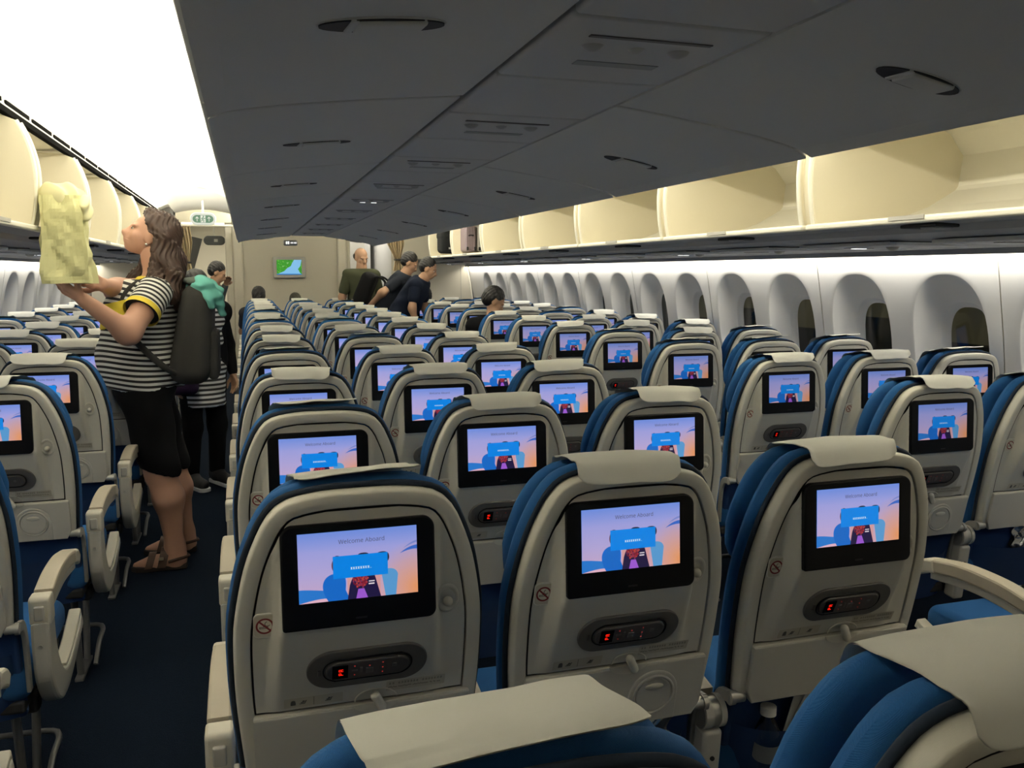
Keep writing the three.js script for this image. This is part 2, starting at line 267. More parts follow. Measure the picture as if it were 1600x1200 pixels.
for (const s of [-1, 1]) {                               // centre bins, closed
  const sx = s < 0 ? 0.700 : 0.700, eY = s < 0 ? 1.762 : 1.742;
  const bottom = []; for (let i = 0; i <= 14; i++) { const t = i / 14; bottom.push([s * mix(sx, 0.182, t), mix(eY, 1.836, Math.pow(t, 0.62)) ]); }
  const prof = [[s * (sx - 0.004), eY + 0.012], ...bottom, [s * 0.182, 1.86], [s * 0.19, 2.13], [s * 0.56, 2.13], [s * 0.66, 2.05], [s * 0.708, 1.90], [s * 0.71, 1.80]];
  if (s > 0) prof.reverse();
  binSeams.forEach((z, k) => {
    const z1 = k < binSeams.length - 1 ? binSeams[k + 1] : -9.45;
    if (z1 > 1.2) return;
    const vis = k - 1;
    const b = thing('overhead_bin', `closed grey overhead bin, ${s < 0 ? 'left' : 'right'} side of centre row, ${ordinal[Math.max(0, vis)]} from the camera`, 'overhead bin', [CX, 0, 0], 'closed centre bins');
    if (vis < 0) b.userData.label = `closed grey overhead bin, ${s < 0 ? 'left' : 'right'} side of centre row, above and behind the camera`;
    if (vis < -1) { b.userData.label = `closed grey overhead bin, ${s < 0 ? 'left' : 'right'} side of centre row, farthest behind the camera`; }
    mesh('body', extrZ(prof, Math.min(z, 1.25) - 0.006, z1 + 0.006, 0.006), M.binGrey, b);
    mesh('edge_trim', box(0.012, 0.05, Math.min(z, 1.25) - z1 - 0.02, s * (sx + 0.008), eY + 0.055, (Math.min(z, 1.25) + z1) / 2, 0.004), M.psu, b);
    const zc = z - 0.585, t = s < 0 ? 0.50 : 0.40, lx = s * mix(sx, 0.182, t), ly = mix(eY, 1.836, Math.pow(t, 0.62));
    const sl = -s * (1.836 - eY) * 0.62 * Math.pow(t, -0.38) / (sx - 0.182);
    const g = new THREE.Group(); g.name = 'latch'; g.userData.label = 'recessed pull latch'; g.position.set(lx, ly - 0.0005, zc); g.rotation.set(0, 0.10, Math.atan(sl)); b.add(g);
    mesh('pocket', pocketGeo, M.binDark, g).position.y = 0.0005; mesh('pocket_rim', rimGeo, M.binGrey, g); const pd = mesh('paddle', paddleGeo, M.binGrey, g); pd.position.set(0.01, -0.003, 0.002);
    mesh('paddle_edge', paddleEdge, M.psu, g).position.set(-0.046, -0.003, 0.002);
  });
}
{ // service panel strip between the centre bins: one panel per seat row
  const zEdges = []; for (let z = 1.195; z > -9.3; z -= 0.405) zEdges.push(z);
  const strip = thing('service_panel_strip', 'grey service panel strip with reading lamps between centre bins', 'service panel', [CX, 0, 0]);
  mesh('backing', box(0.36, 0.02, 10.6, 0, 1.875, -4.1), M.binDark, strip);
  const lens = std(0.36, 0.36, 0.37, 0.35), lit = std(0.9, 0.9, 0.9, 0.4, { emissive: new THREE.Color(1, 1, 1), emissiveIntensity: 1.6 });
  zEdges.forEach((z, i) => {
    const p = mesh('panel', new RoundedBoxGeometry(0.345, 0.022, 0.398, 3, 0.008).translate(0.008, 0, 0), M.psu, strip); p.position.set(0, 1.848, z - 0.2);
    if (i % 2 === 0) {
      for (const [dx, r] of [[-0.07, 0.024], [0.01, 0.02], [0.09, 0.024]]) { const l = mesh('lamp_eye', new THREE.SphereGeometry(r, 14, 6, 0, 6.2832, 0, 1.2).rotateX(Math.PI), lens, p); l.position.set(dx, -0.004 + r * 0.3, 0.05); }
      mesh('vent_slot', box(0.22, 0.004, 0.012, 0.01, -0.011, 0.11, 0.001), M.handset, p);
      mesh('sign_window', box(0.16, 0.003, 0.03, 0.02, -0.011, -0.06, 0.001), M.soffit, p);
      if (i === 14) for (const dx of [-0.02, 0.04]) mesh('lit_symbol', box(0.028, 0.002, 0.012, dx, -0.0135, -0.06), lit, p);
    }
  });
}
for (const s of [1, -1]) {                               // outboard bins, standing open
  const lip = 1.455, LY = -0.006, side = s > 0 ? 'right' : 'left';
  const inner = [[lip, 1.648], [1.60, 1.652], [1.76, 1.664], [1.88, 1.688], [1.98, 1.722], [2.11, 1.792], [2.125, 1.81], [2.14, 1.93], [2.07, 2.01], [1.90, 2.075], [1.56, 2.10]];
  const shellProf = inner.concat([[1.56, 2.125], [2.0, 2.12], [2.20, 2.0], [2.22, 1.80], [2.12, 1.74], [1.80, 1.650], [1.56, 1.632], [lip, 1.630]]).map(p => [s * p[0], p[1]]);
  const front = []; for (let i = 0; i <= 14; i++) { const y = mix(1.640, 2.055, i / 14), t = (y - 1.84) / 0.2; front.push([1.455 - 0.022 + 0.05 * t * t * (t > 0 ? 0.95 : 0.5), y]); }
  const dividerPts = front.concat([[1.54, 2.075], [2.1, 2.09], [2.17, 1.95], [2.16, 1.80], [2.03, 1.722], [1.90, 1.672], [1.78, 1.648], [1.60, 1.640]]).map(p => [s * p[0], p[1]]);
  if (s > 0) { shellProf.reverse(); }
  const z00 = s > 0 ? -2.88 : -2.76, n0 = -4, n1 = 6;
  const walls = [];
  for (let k = n0; k <= n1; k++) {
    const zf = z00 - BP * k, zn = zf + BP;               // far and near end of this bin
    if (zn > Z_BACK + 0.02) continue;
    const near = s > 0 ? k + 1 : k - 0;
    const b = thing('overhead_bin', `open cream overhead bin along the ${side} wall, ${ordinal[Math.max(0, near)]} from the camera`, 'overhead bin', [CX, 0, 0], 'open outboard bins');
    if (near < 0) b.userData.label = `open cream overhead bin along the ${side} wall, ${ordinal[-near]} behind the camera`;
    mesh('shell', extrZ(shellProf, zf + 0.045, zn - 0.045), M.binInner, b);
    mesh('end_panel', extrZ(dividerPts, zf + 0.030, zf + 0.048, 0.003), M.cream, b);
    mesh('end_panel', extrZ(dividerPts, zn - 0.048, zn - 0.030, 0.003), M.cream, b);
    mesh('joint_fillet', extrZ(dividerPts.map(p => [p[0] + s * 0.018, p[1]]), zf - 0.031, zf + 0.031), M.cream, b);
    for (const z of [zf + 0.036, zn - 0.036]) mesh('edge_bead', tube(front.map(p => [s * (p[0] - 0.001), p[1], z]), 0.0095, 20, 6), M.creamLip, b);
    const lipM = mesh('lip', new RoundedBoxGeometry(0.03, 0.022, BP - 0.02, 3, 0.008).translate(s * (lip - 0.004), 1.640 + LY, (zf + zn) / 2), M.creamLip, b);
    mesh('row_label', box(0.004, 0.014, 0.16, s * (lip - 0.021), 1.641, (zf + zn) / 2 - 0.05), M.armGrey, b);
    const g = new THREE.Group(); g.name = 'latch'; b.add(g); g.position.set(s * (lip + 0.10), 1.617, zf + 0.52); mesh('pocket', box(0.10, 0.012, 0.16, 0, 0, 0, 0.004), M.binDark, g); mesh('paddle', box(0.09, 0.014, 0.05, 0.002, -0.004, 0.03, 0.004), M.soffit, g);
  }
  // soffit with the service panels under the bins
  const sof = thing('service_panel_soffit', `grey service panel soffit under the ${side} bins`, 'service panel', [CX, 0, 0]);
  mesh('soffit_board', extrZ((s > 0 ? a => a.reverse() : a => a)([[lip + 0.02, 1.628], [1.60, 1.622], [1.62, 1.60], [1.9, 1.585], [2.2, 1.578], [2.455, 1.570], [2.455, 1.60], [2.52, 1.60], [2.52, 1.64], [1.6, 1.63]].map(p => [s * p[0], p[1]])), Z_BULK + 0.03, 1.25), M.soffit, sof);
  mesh('outer_lip', box(0.012, 0.034, 13.5, s * 2.452, 1.562, -5.55, 0.004), M.soffit, sof);
  const litM = std(0.9, 0.9, 0.9, 0.4, { emissive: new THREE.Color(1, 1, 1), emissiveIntensity: 2.2 });
  for (let k = 0; k < 14; k++) {
    const z = -0.7 - k * 0.80;
    const p = mesh('service_panel', new RoundedBoxGeometry(0.36, 0.016, 0.62, 3, 0.006).translate(s * 1.98, 0, 0), M.psu, sof); p.position.set(0, 1.578, z);
    mesh('lamp_eye', new THREE.SphereGeometry(0.03, 14, 6, 0, 6.2832, 0, 1.2).rotateX(Math.PI).translate(s * 1.95, 0.004, 0.12), M.metal, p);
    mesh('sign_window', box(0.12, 0.004, 0.05, s * 1.96, -0.008, -0.1, 0.001), M.handset, p);
    if (k >= 3 && k % 2 === 1 ) for (const d of [-0.02, 0.02]) mesh('lit_symbol', box(0.025, 0.003, 0.022, s * 1.96 + d, -0.0105, -0.1), litM, p);
    mesh('panel_joint', box(0.5, 0.004, 0.008, s * 1.98, 0.004, 0.36), M.binDark, p);
  }
  // track with dark slots above the open bins
  const tr = thing('bin_header_rail', `white header rail with dark slots above the ${side} bins`, 'rail', [CX, 0, 0]);
  mesh('rail_board', extrZ((s > 0 ? a => a.reverse() : a => a)([[1.53, 2.098], [1.565, 2.10], [1.62, 2.19], [1.585, 2.19]].map(p => [s * p[0], p[1]])), -11.9, 1.2), M.creamLip, tr);
  if (s > 0) mesh('added_shadow_valance', box(0.03, 0.12, 12.9, 1.515, 2.045, -5.3, 0.006), M.creamLip, tr);  // unseen valance, added to cast the shadow inside the right bins
  mesh('dark_gasket', box(0.028, 0.026, 13.0, s * 1.518, 2.084, -5.35, 0.003), M.gasket, tr);
  for (let k = 0; k < 27; k++) { const z = 0.9 - k * 0.47; mesh('slot', box(0.008, 0.017, 0.40, s * 1.555, 2.150, z), M.gasket, tr); }
  for (let k = 0; k <= 9; k++) mesh('clip', box(0.02, 0.03, 0.03, s * 1.524, 2.09, z00 + BP * 2 - BP * k, 0.004), M.binDark, tr);
}
// ------------------------------------------------------------------ seats
const T12 = Math.tan(11 * Math.PI / 180), TM = Math.tan(-4 * Math.PI / 180);
const zs = y => -0.0115 + T12 * (y - 1.069);               // plane of the seat-back shell (seat origin: floor under the monitor, +z to the rear)
const zm = y => TM * (y - 0.993);                          // plane of the monitor
const outC = (() => { const r = [[0.198, 0.60], [0.203, 0.66], [0.209, 0.75], [0.2095, 0.85], [0.204, 0.91], [0.1885, 0.985], [0.1685, 1.04], [0.149, 1.076], [0.121, 1.0995], [0.065, 1.1105]]; const p = r.concat([[0, 1.1120]], r.slice().reverse().map(([a, b]) => [-a, b])); return new THREE.CatmullRomCurve3(p.map(q => V(q[0], q[1], 0)), false, 'catmullrom', 0.5).getSpacedPoints(64); })();
const insetPt = (i, d) => { const a = outC[Math.max(0, i - 1)], b = outC[Math.min(64, i + 1)], dx = b.x - a.x, dy = b.y - a.y, l = Math.hypot(dx, dy); return [outC[i].x - dy / l * d, outC[i].y + dx / l * d]; };
function hwOf(d) { const pts = []; for (let i = 0; i <= 32; i++) pts.push(insetPt(i, d)); return y => { for (let i = 0; i < 32; i++) if (y <= pts[i + 1][1] && y >= pts[i][1]) return mix(pts[i][0], pts[i + 1][0], (y - pts[i][1]) / Math.max(1e-6, pts[i + 1][1] - pts[i][1])); return y < pts[0][1] ? pts[0][0] : 0; }; }
// outline runs from the right bottom over the top to the left bottom; inward normal is to the left
function sweepOutline(prof) { return grid(64, prof.length - 1, (u, v) => { const i = Math.round(u * 64), [d, z] = prof[Math.round(v * (prof.length - 1))], [x, y] = insetPt(i, d); return [x, y, zs(y) + z]; }); }
const rimGeoS = sweepOutline([[0.027, -0.010], [0.027, 0.0005], [0.0255, 0.0025], [0.016, 0.0035], [0.006, 0.003], [0.0018, -0.001], [0, -0.014], [0.001, -0.034], [0.012, -0.038]]);
const bulgeAt = (x, y) => { const c = y > 0.886 ? Math.max(0, zm(y) - zs(y) - 0.008) : mix(0.004, zm(0.886) - zs(0.886) - 0.008, clamp((y - 0.718) / 0.168, 0, 1)); const wid = y > 0.886 ? 0.012 : mix(0.034, 0.012, clamp((y - 0.72) / 0.166, 0, 1)); return c * (1 - sstep(0.1275, 0.1275 + wid, Math.abs(x + 0.008))); };
const surfZ = (x, y) => zs(y) + bulgeAt(x, y);
const innerHW = hwOf(0.0305);
const panelGeo = (() => { const yTop = 1.0805; return grid(60, 40, (u, v) => { const t = v < 0.75 ? v / 0.75 * 0.88 : 0.88 + (v - 0.75) / 0.25 * 0.12; const y = mix(0.7205, yTop, t), w = Math.max(0.04, innerHW(y)); const i = Math.round(u * 60), f = Math.min(1, w / 0.170), ix = (t) => (t * 0.150 - 0.008) * f; const x = i < 6 ? mix(-w, ix(-1), i / 6) : i > 54 ? mix(ix(1), w, (i - 54) / 6) : ix((i - 30) / 24); return [x, y, surfZ(x, y)]; }); })();
const backingGeo = grid(2, 12, (u, v) => { const y = mix(0.60, 1.09, v), x = (u * 2 - 1) * Math.max(0.03, hwOf(0.02)(y)); return [x, y, zs(y) - 0.012]; });
// monitor
const bezelShape = roundRect(0.248, 0.170, [0.02, 0.02, 0.014, 0.005], 0.002, -0.0155);
const bezelGeo = extr(bezelShape, 0.05, 0.003).translate(0, 0, -0.048);
const SW = 0.1908, SH = 0.1119;
const screenGeo = new THREE.BoxGeometry(SW, SH, 0.001).translate(0, 0, 0.0025);
{ const uv = screenGeo.attributes.uv; for (let i = 0; i < uv.count; i++) if (i < 16 || i > 19) uv.setXY(i, 0.02, 0.02); }
function drawWelcome(c, w, h) {
  let g = c.createLinearGradient(0, 0, 0, h); g.addColorStop(0, '#7796ea'); g.addColorStop(0.28, '#a9aaea'); g.addColorStop(0.6, '#bdb0e4'); g.addColorStop(1, '#d8b3d2'); c.fillStyle = g; c.fillRect(0, 0, w, h);
  g = c.createRadialGradient(w, h * 0.92, 5, w, h * 0.92, w * 0.42); g.addColorStop(0, 'rgba(243,160,100,0.95)'); g.addColorStop(0.6, 'rgba(235,165,140,0.5)'); g.addColorStop(1, 'rgba(235,165,160,0)'); c.fillStyle = g; c.fillRect(0, 0, w, h);
  c.fillStyle = '#2f7fd8'; c.beginPath(); c.moveTo(0, h * 0.80); c.bezierCurveTo(w * 0.12, h * 0.80, w * 0.25, h * 0.87, w * 0.34, h * 0.84); c.lineTo(w * 0.30, h * 0.97); c.bezierCurveTo(w * 0.2, h * 0.93, w * 0.1, h * 0.97, 0, h); c.fill();
  c.fillStyle = '#eebdd0'; c.beginPath(); c.moveTo(0, h); c.bezierCurveTo(w * 0.1, h * 0.96, w * 0.2, h * 0.94, w * 0.26, h * 0.96); c.lineTo(w * 0.26, h); c.fill();
  c.fillStyle = '#3f6fd0'; c.beginPath(); c.moveTo(w * 0.85, h * 0.40); c.quadraticCurveTo(w * 0.92, h * 0.30, w, h * 0.29); c.lineTo(w, h * 0.35); c.quadraticCurveTo(w * 0.93, h * 0.34, w * 0.85, h * 0.40); c.fill();
  c.fillStyle = '#7f8fd8'; c.beginPath(); c.moveTo(w * 0.88, h * 0.33); c.quadraticCurveTo(w * 0.94, h * 0.24, w, h * 0.22); c.lineTo(w, h * 0.25); c.quadraticCurveTo(w * 0.94, h * 0.27, w * 0.88, h * 0.33); c.fill();
  // three figures: blue sweater, dark top with a bouquet, pale blue shirt
  const el = (x, y, rx, ry, f) => { c.fillStyle = f; c.beginPath(); c.ellipse(w * x, h * y, w * rx, h * ry, 0, 0, 7); c.fill(); };
  el(0.300, 0.49, 0.026, 0.09, '#6a4456'); el(0.32, 0.5, 0.03, 0.08, '#e3aaa8'); el(0.54, 0.368, 0.045, 0.03, '#2a2236'); el(0.32, 0.372, 0.022, 0.022, '#4a3a56'); el(0.742, 0.43, 0.016, 0.06, '#2a2236'); el(0.70, 0.368, 0.04, 0.022, '#2a2236'); el(0.70, 0.66, 0.035, 0.05, '#dba59f');
  c.fillStyle = '#e0a5a6'; c.fillRect(w * 0.40, h * 0.60, w * 0.28, h * 0.4);
  c.fillStyle = '#1b6fd2'; c.beginPath(); c.moveTo(w * 0.24, h); c.bezierCurveTo(w * 0.15, h * 0.75, w * 0.22, h * 0.62, w * 0.29, h * 0.61); c.bezierCurveTo(w * 0.38, h * 0.6, w * 0.40, h * 0.66, w * 0.385, h * 0.86); c.lineTo(w * 0.42, h); c.fill();
  c.fillStyle = '#231a44'; c.beginPath(); c.moveTo(w * 0.40, h); c.lineTo(w * 0.42, h * 0.80); c.bezierCurveTo(w * 0.46, h * 0.6, w * 0.5, h * 0.58, w * 0.54, h * 0.58); c.bezierCurveTo(w * 0.62, h * 0.58, w * 0.63, h * 0.66, w * 0.65, h * 0.80); c.lineTo(w * 0.68, h); c.fill();
  c.fillStyle = '#5fa3dc'; c.beginPath(); c.moveTo(w * 0.72, h); c.lineTo(w * 0.69, h * 0.66); c.bezierCurveTo(w * 0.72, h * 0.58, w * 0.82, h * 0.58, w * 0.83, h * 0.70); c.lineTo(w * 0.81, h); c.fill();
  for (let i = 0; i < 110; i++) { const a = hash(i, 1, 0) * 6.28, r = Math.sqrt(hash(i, 2, 0)); el(0.51 + Math.cos(a) * r * 0.065, 0.74 + Math.sin(a) * r * 0.11, 0.008, 0.013, ['#a5283c', '#7a1d30', '#c44a3c', '#8a3a5a'][i % 4]); }
  c.fillStyle = '#a45fd8'; c.beginPath(); c.moveTo(w * 0.49, h * 0.86); c.lineTo(w * 0.47, h); c.lineTo(w * 0.57, h); c.lineTo(w * 0.54, h * 0.86); c.fill();
  c.fillStyle = '#f4e9ee'; c.fillRect(w * 0.58, h * 0.755, w * 0.05, h * 0.016); c.fillRect(w * 0.578, h * 0.79, w * 0.05, h * 0.02);
  c.fillStyle = '#0a8cf2'; c.beginPath(); c.rect(w * 0.285, h * 0.36, w * 0.46, h * 0.325); c.fill();
  c.fillStyle = '#ffffff'; for (let i = 0; i < 8; i++) { const x = w * (0.43 + i * 0.0205), y = h * 0.535, s = w * 0.0155; c.fillRect(x, y, s, s * 0.22); c.fillRect(x + s * 0.1, y + s * 0.5, s * 0.8, s * 0.2); c.fillRect(x, y + s * 1.0, s, s * 0.22); c.fillRect(x + s * (0.2 + 0.3 * hash(i, 5, 0)), y, s * 0.22, s * 1.2); c.fillRect(x + s * (0.05 + 0.6 * hash(i, 6, 0)), y + s * 0.3, s * 0.2, s * 0.9); } c.beginPath(); c.arc(w * 0.601, h * 0.566, w * 0.003, 0, 7); c.fill();
  c.fillStyle = '#565a80'; c.font = `${Math.round(h * 0.085)}px sans-serif`; c.textAlign = 'center'; c.fillText('Welcome Aboard', w * 0.53, h * 0.185);
}
const scrT = canvasTex(512, 300, drawWelcome);
const screenM = std(0.004, 0.004, 0.005, 0.2, { emissive: new THREE.Color(1, 1, 1), emissiveMap: scrT, emissiveIntensity: 1.0 });
const screenDim = screenM.clone(); screenDim.emissiveIntensity = 0.72;  // right-block copy: dimming by viewing angle put into the emission
const bezelFoot = new THREE.BoxGeometry(0.018, 0.003, 0.0008).translate(0.002, -0.088, 0.0024);
// remote, hook, stickers
const pill = (w, h) => roundRect(w, h, h / 2 - 0.0005);
const recessGeo = extr(pill(0.203, 0.086), 0.006, 0.002, 2, 14), handGeo = extr(pill(0.140, 0.042), 0.008, 0.003, 2, 12), handRim = (() => { const p = pill(0.149, 0.050).getPoints(10).map(q => [q.x, q.y, 0.007]); p.pop(); return tube(p, 0.0015, 70, 5, true); })();
const dispT = canvasTex(128, 128, (c, w, h) => { c.fillStyle = '#000'; c.fillRect(0, 0, w, h); c.save(); c.translate(w * 0.56, h * 0.52); c.rotate(-Math.PI / 2); c.scale(0.78, 0.78); c.fillStyle = '#ff1e0c'; const seg = (ox, on) => { const R = { a: [0, 0, 26, 6], b: [21, 2, 6, 22], c: [21, 26, 6, 22], d: [0, 44, 26, 6], e: [-1, 26, 6, 22], f: [-1, 2, 6, 22], g: [0, 22, 26, 6] }; for (const k of on) c.fillRect(ox + R[k][0], -25 + R[k][1], R[k][2], R[k][3]); }; seg(-38, 'abefg'); seg(8, 'abcefg'); c.restore(); });
const dispM = std(0.004, 0.004, 0.004, 0.2, { emissive: new THREE.Color(1, 1, 1), emissiveMap: dispT, emissiveIntensity: 2.2 });
const dispGeo = new THREE.PlaneGeometry(0.026, 0.031).translate(-0.047, 0, 0.0084), dotGeo = new THREE.CircleGeometry(0.0011, 8);
const ledM = std(0.1, 0.01, 0.01, 0.4, { emissive: new THREE.Color().setRGB(1, 0.05, 0.03), emissiveIntensity: 0.9 });
const btnM = std(0.11, 0.10, 0.10, 0.4);
const dots = merge([[-0.023, 0.011], [-0.023, -0.010], [0.002, 0.008], [0.024, 0.012], [0.024, 0.0], [0.024, -0.011]].map(([x, y]) => dotGeo.clone().translate(x, y, 0.0085)));
const buttons = merge([[-0.023, 0.0, 0.009, 0.004], [0.002, -0.003, 0.012, 0.012], [0.044, 0.002, 0.007, 0.007], [-0.012, 0.0, 0.004, 0.012]].map(([x, y, w, h]) => box(w, h, 0.002, x, y, 0.008, 0.0008)));
const hookBowl = new THREE.LatheGeometry([[0.0005, -0.004], [0.008, -0.0035], [0.014, 0.0015], [0.0165, 0.0035], [0.019, 0.001]].map(p => new THREE.Vector2(p[0], p[1])), 24).rotateX(Math.PI / 2).scale(1.12, 1.5, 1.2);
const hookKnob = new THREE.SphereGeometry(0.0085, 14, 10).scale(1, 1, 1.2).translate(0, -0.003, 0.007);
const noSmokeT = canvasTex(128, 150, (c, w, h) => {
  c.fillStyle = '#c9c3b2'; c.fillRect(0, 0, w, h); const x = w / 2, y = h / 2, r = 48; c.fillStyle = '#d9d3c2'; c.beginPath(); c.arc(x, y, r, 0, 7); c.fill();
  c.strokeStyle = '#6d675c'; c.lineWidth = 5; c.strokeRect(x - 30, y + 6, 48, 9); c.beginPath(); c.arc(x + 16, y - 14, 15, 0.5, 4.6); c.stroke(); c.beginPath(); c.arc(x + 4, y - 6, 12, 0.2, 3.4); c.stroke();
  c.strokeStyle = '#7d1f22'; c.lineWidth = 11; c.beginPath(); c.arc(x, y, r, 0, 7); c.stroke(); c.beginPath(); c.moveTo(x - r * 0.7, y - r * 0.7); c.lineTo(x + r * 0.7, y + r * 0.7); c.stroke();
});
const pictoT = canvasTex(256, 64, (c, w, h) => { c.fillStyle = '#bdb7a6'; c.fillRect(0, 0, w, h); c.fillStyle = '#4c4a45'; c.fillRect(28, 30, 22, 20); c.beginPath(); c.arc(39, 26, 10, 0, 7); c.fill(); c.lineWidth = 5; c.strokeStyle = '#4c4a45'; const seat = (x, y) => { c.beginPath(); c.moveTo(x, y + 8); c.lineTo(x + 22, y + 8); c.lineTo(x + 30, y - 14); c.stroke(); c.beginPath(); c.arc(x + 18, y - 8, 6, 0, 7); c.fill(); c.fillRect(x + 6, y - 4, 14, 8); }; seat(66, 36); seat(178, 36); c.fillRect(128, 4, 2, 56); });
const noteT = canvasTex(256, 64, (c, w, h) => { c.fillStyle = '#b9b3a3'; c.fillRect(0, 0, w, h); c.fillStyle = '#6a675f'; for (let i = 0; i < 18; i++) { if (i === 2 || i === 10) continue; const x = 12 + i * 13; c.fillRect(x, 12, 9, 2); c.fillRect(x, 17, 9, 2); c.fillRect(x + 3 + 3 * hash(i, 3, 3), 11, 2, 12); c.fillRect(x, 22, 9, 2); } for (let i = 0; i < 44; i++) { if (hash(i, 8, 1) < 0.16) continue; c.fillRect(10 + i * 5.3, 40 - (hash(i, 9, 1) > 0.7 ? 3 : 0), 3.4, 7); } });
const smokeM = std(1, 1, 1, 0.6, { map: noSmokeT }), pictoM = std(1, 1, 1, 0.6, { map: pictoT }), noteM = std(1, 1, 1, 0.6, { map: noteT });
const planeUV = (s) => { const g = new THREE.ShapeGeometry(s, 6); g.computeBoundingBox(); const b = g.boundingBox, p = g.attributes.position, uv = g.attributes.uv; for (let i = 0; i < p.count; i++) uv.setXY(i, (p.getX(i) - b.min.x) / (b.max.x - b.min.x), (p.getY(i) - b.min.y) / (b.max.y - b.min.y)); return g; };
const smokeGeo = planeUV(roundRect(0.034, 0.041, 0.008)), smokePlate = extr(roundRect(0.036, 0.046, 0.009), 0.003, 0.001), pictoGeo = planeUV(roundRect(0.098, 0.023, 0.002)), noteGeo = planeUV(roundRect(0.104, 0.024, 0.002));
const SLOPE = Math.atan(T12);                              // tilt of the shell: top leans to the rear
// tray table
const traySh = polyShape([[-0.187, 0.135], [0.187, 0.135], [0.186, 0.03], [0.172, 0.0], [-0.172, 0.0], [-0.186, 0.03]]);
const trayGeo = extr(traySh, 0.02, 0.0025), trayTop = new RoundedBoxGeometry(0.372, 0.006, 0.012, 2, 0.0025);
const cupFrame = (() => { const s = new THREE.Shape(); s.moveTo(-0.053, -0.064); s.lineTo(-0.053, 0); s.absarc(0, 0, 0.053, Math.PI, 0, true); s.lineTo(0.053, -0.064); s.closePath(); return extr(s, 0.007, 0.003, 2, 16); })();
const cupRing = new THREE.TorusGeometry(0.042, 0.003, 6, 36), cupDisc = new THREE.LatheGeometry([[0.0, 0.002], [0.034, 0.002], [0.037, 0.004], [0.039, 0.001]].map(p => new THREE.Vector2(...p)), 32).rotateX(Math.PI / 2), cupThumb = new THREE.SphereGeometry(0.02, 16, 8).scale(1, 0.38, 0.15);
const latchKnob = new THREE.CapsuleGeometry(0.0085, 0.026, 4, 12), latchPlate = (() => { const s = new THREE.Shape(); s.absarc(0, 0, 0.036, Math.PI, 0, false); s.closePath(); return extr(s.clone(), 0.003, 0.001, 1, 14).scale(1.1, 0.55, 1); })(), latchUp = new THREE.TorusGeometry(0.036, 0.0015, 5, 24, Math.PI).scale(1.0, 0.6, 1);
const hingeGeo = merge([cyl(0.0125, 0.0125, 0.032, 16).rotateZ(Math.PI / 2), cyl(0.0155, 0.0155, 0.01, 16).rotateZ(Math.PI / 2).translate(0.012, 0, 0)]);
const armPts = thickLine([[0.004, 0.004, 0.013], [-0.03, -0.005, 0.013], [-0.048, -0.04, 0.012], [-0.055, -0.10, 0.011], [-0.06, -0.19, 0.011]], 20);
const trayArmGeo = extr(polyShape(armPts), 0.011, 0.003).rotateY(-Math.PI / 2);   // shape x -> z
// pillows: closed cushions following an outline
function pillow(hw, y0, y1, zc, th, pu = 7, pv = 9, nu = 22, nv = 22, crown = 0) {
  const face = sgn => grid(nu, nv, (u, v) => {
    const cu = -Math.cos(u * Math.PI), cv = -Math.cos(v * Math.PI), su = Math.sign(cu) * Math.pow(Math.abs(cu), 0.8), y = mix(y0, y1, (cv + 1) / 2);
    const x = su * hw(y), e = Math.pow(Math.max(0, 1 - Math.pow(Math.abs(su), pu)), 0.5) * Math.pow(Math.max(0, 1 - Math.pow(Math.abs(cv), pv)), 0.5);
    return [sgn > 0 ? x : x, y, zc(y) + sgn * th / 2 * e + (sgn < 0 ? -crown * (1 - su * su) * (1 - cv * cv) * 0.5 : 0)];
  }, (u, v, q) => [q[0] * 4, q[1] * 4]);
  const a = face(1), b = face(-1); const i = b.index.array; for (let k = 0; k < i.length; k += 3) { const t = i[k + 1]; i[k + 1] = i[k + 2]; i[k + 2] = t; } b.computeVertexNormals();
  return merge([a, b]);
}
const hwB = (() => { const h = hwOf(-0.013); return y => y < 0.61 ? 0.211 : Math.max(0.002, h(y)); })();
const backCushGeo = pillow(hwB, 0.40, 1.1245, y => zs(y) - 0.058, 0.056, 10, 14, 20, 34, 0.02);
const pipingGeo = (() => { const pts = []; for (let i = 0; i <= 64; i += 1) { const [x, y] = insetPt(i, -0.004); pts.push([x, y, zs(y) - 0.031]); } return tube(pts, 0.0055, 90, 6); })();
const hwH = (() => { const t = [[0.86, 0.165], [0.875, 0.186], [0.90, 0.198], [0.95, 0.202], [0.985, 0.195], [1.03, 0.180], [1.065, 0.160], [1.09, 0.136], [1.104, 0.110], [1.1095, 0.085], [1.2, 0.085]]; return y => { for (let i = 0; i < t.length - 1; i++) if (y <= t[i + 1][0]) return mix(t[i][1], t[i + 1][1], clamp((y - t[i][0]) / (t[i + 1][0] - t[i][0]), 0, 1)); return 0.085; }; })();
const headGeo = pillow(hwH, 0.862, 1.1095, y => zs(y) - 0.122 - 0.06 * (y - 0.9), 0.054, 7, 8, 20, 20, 0.015);
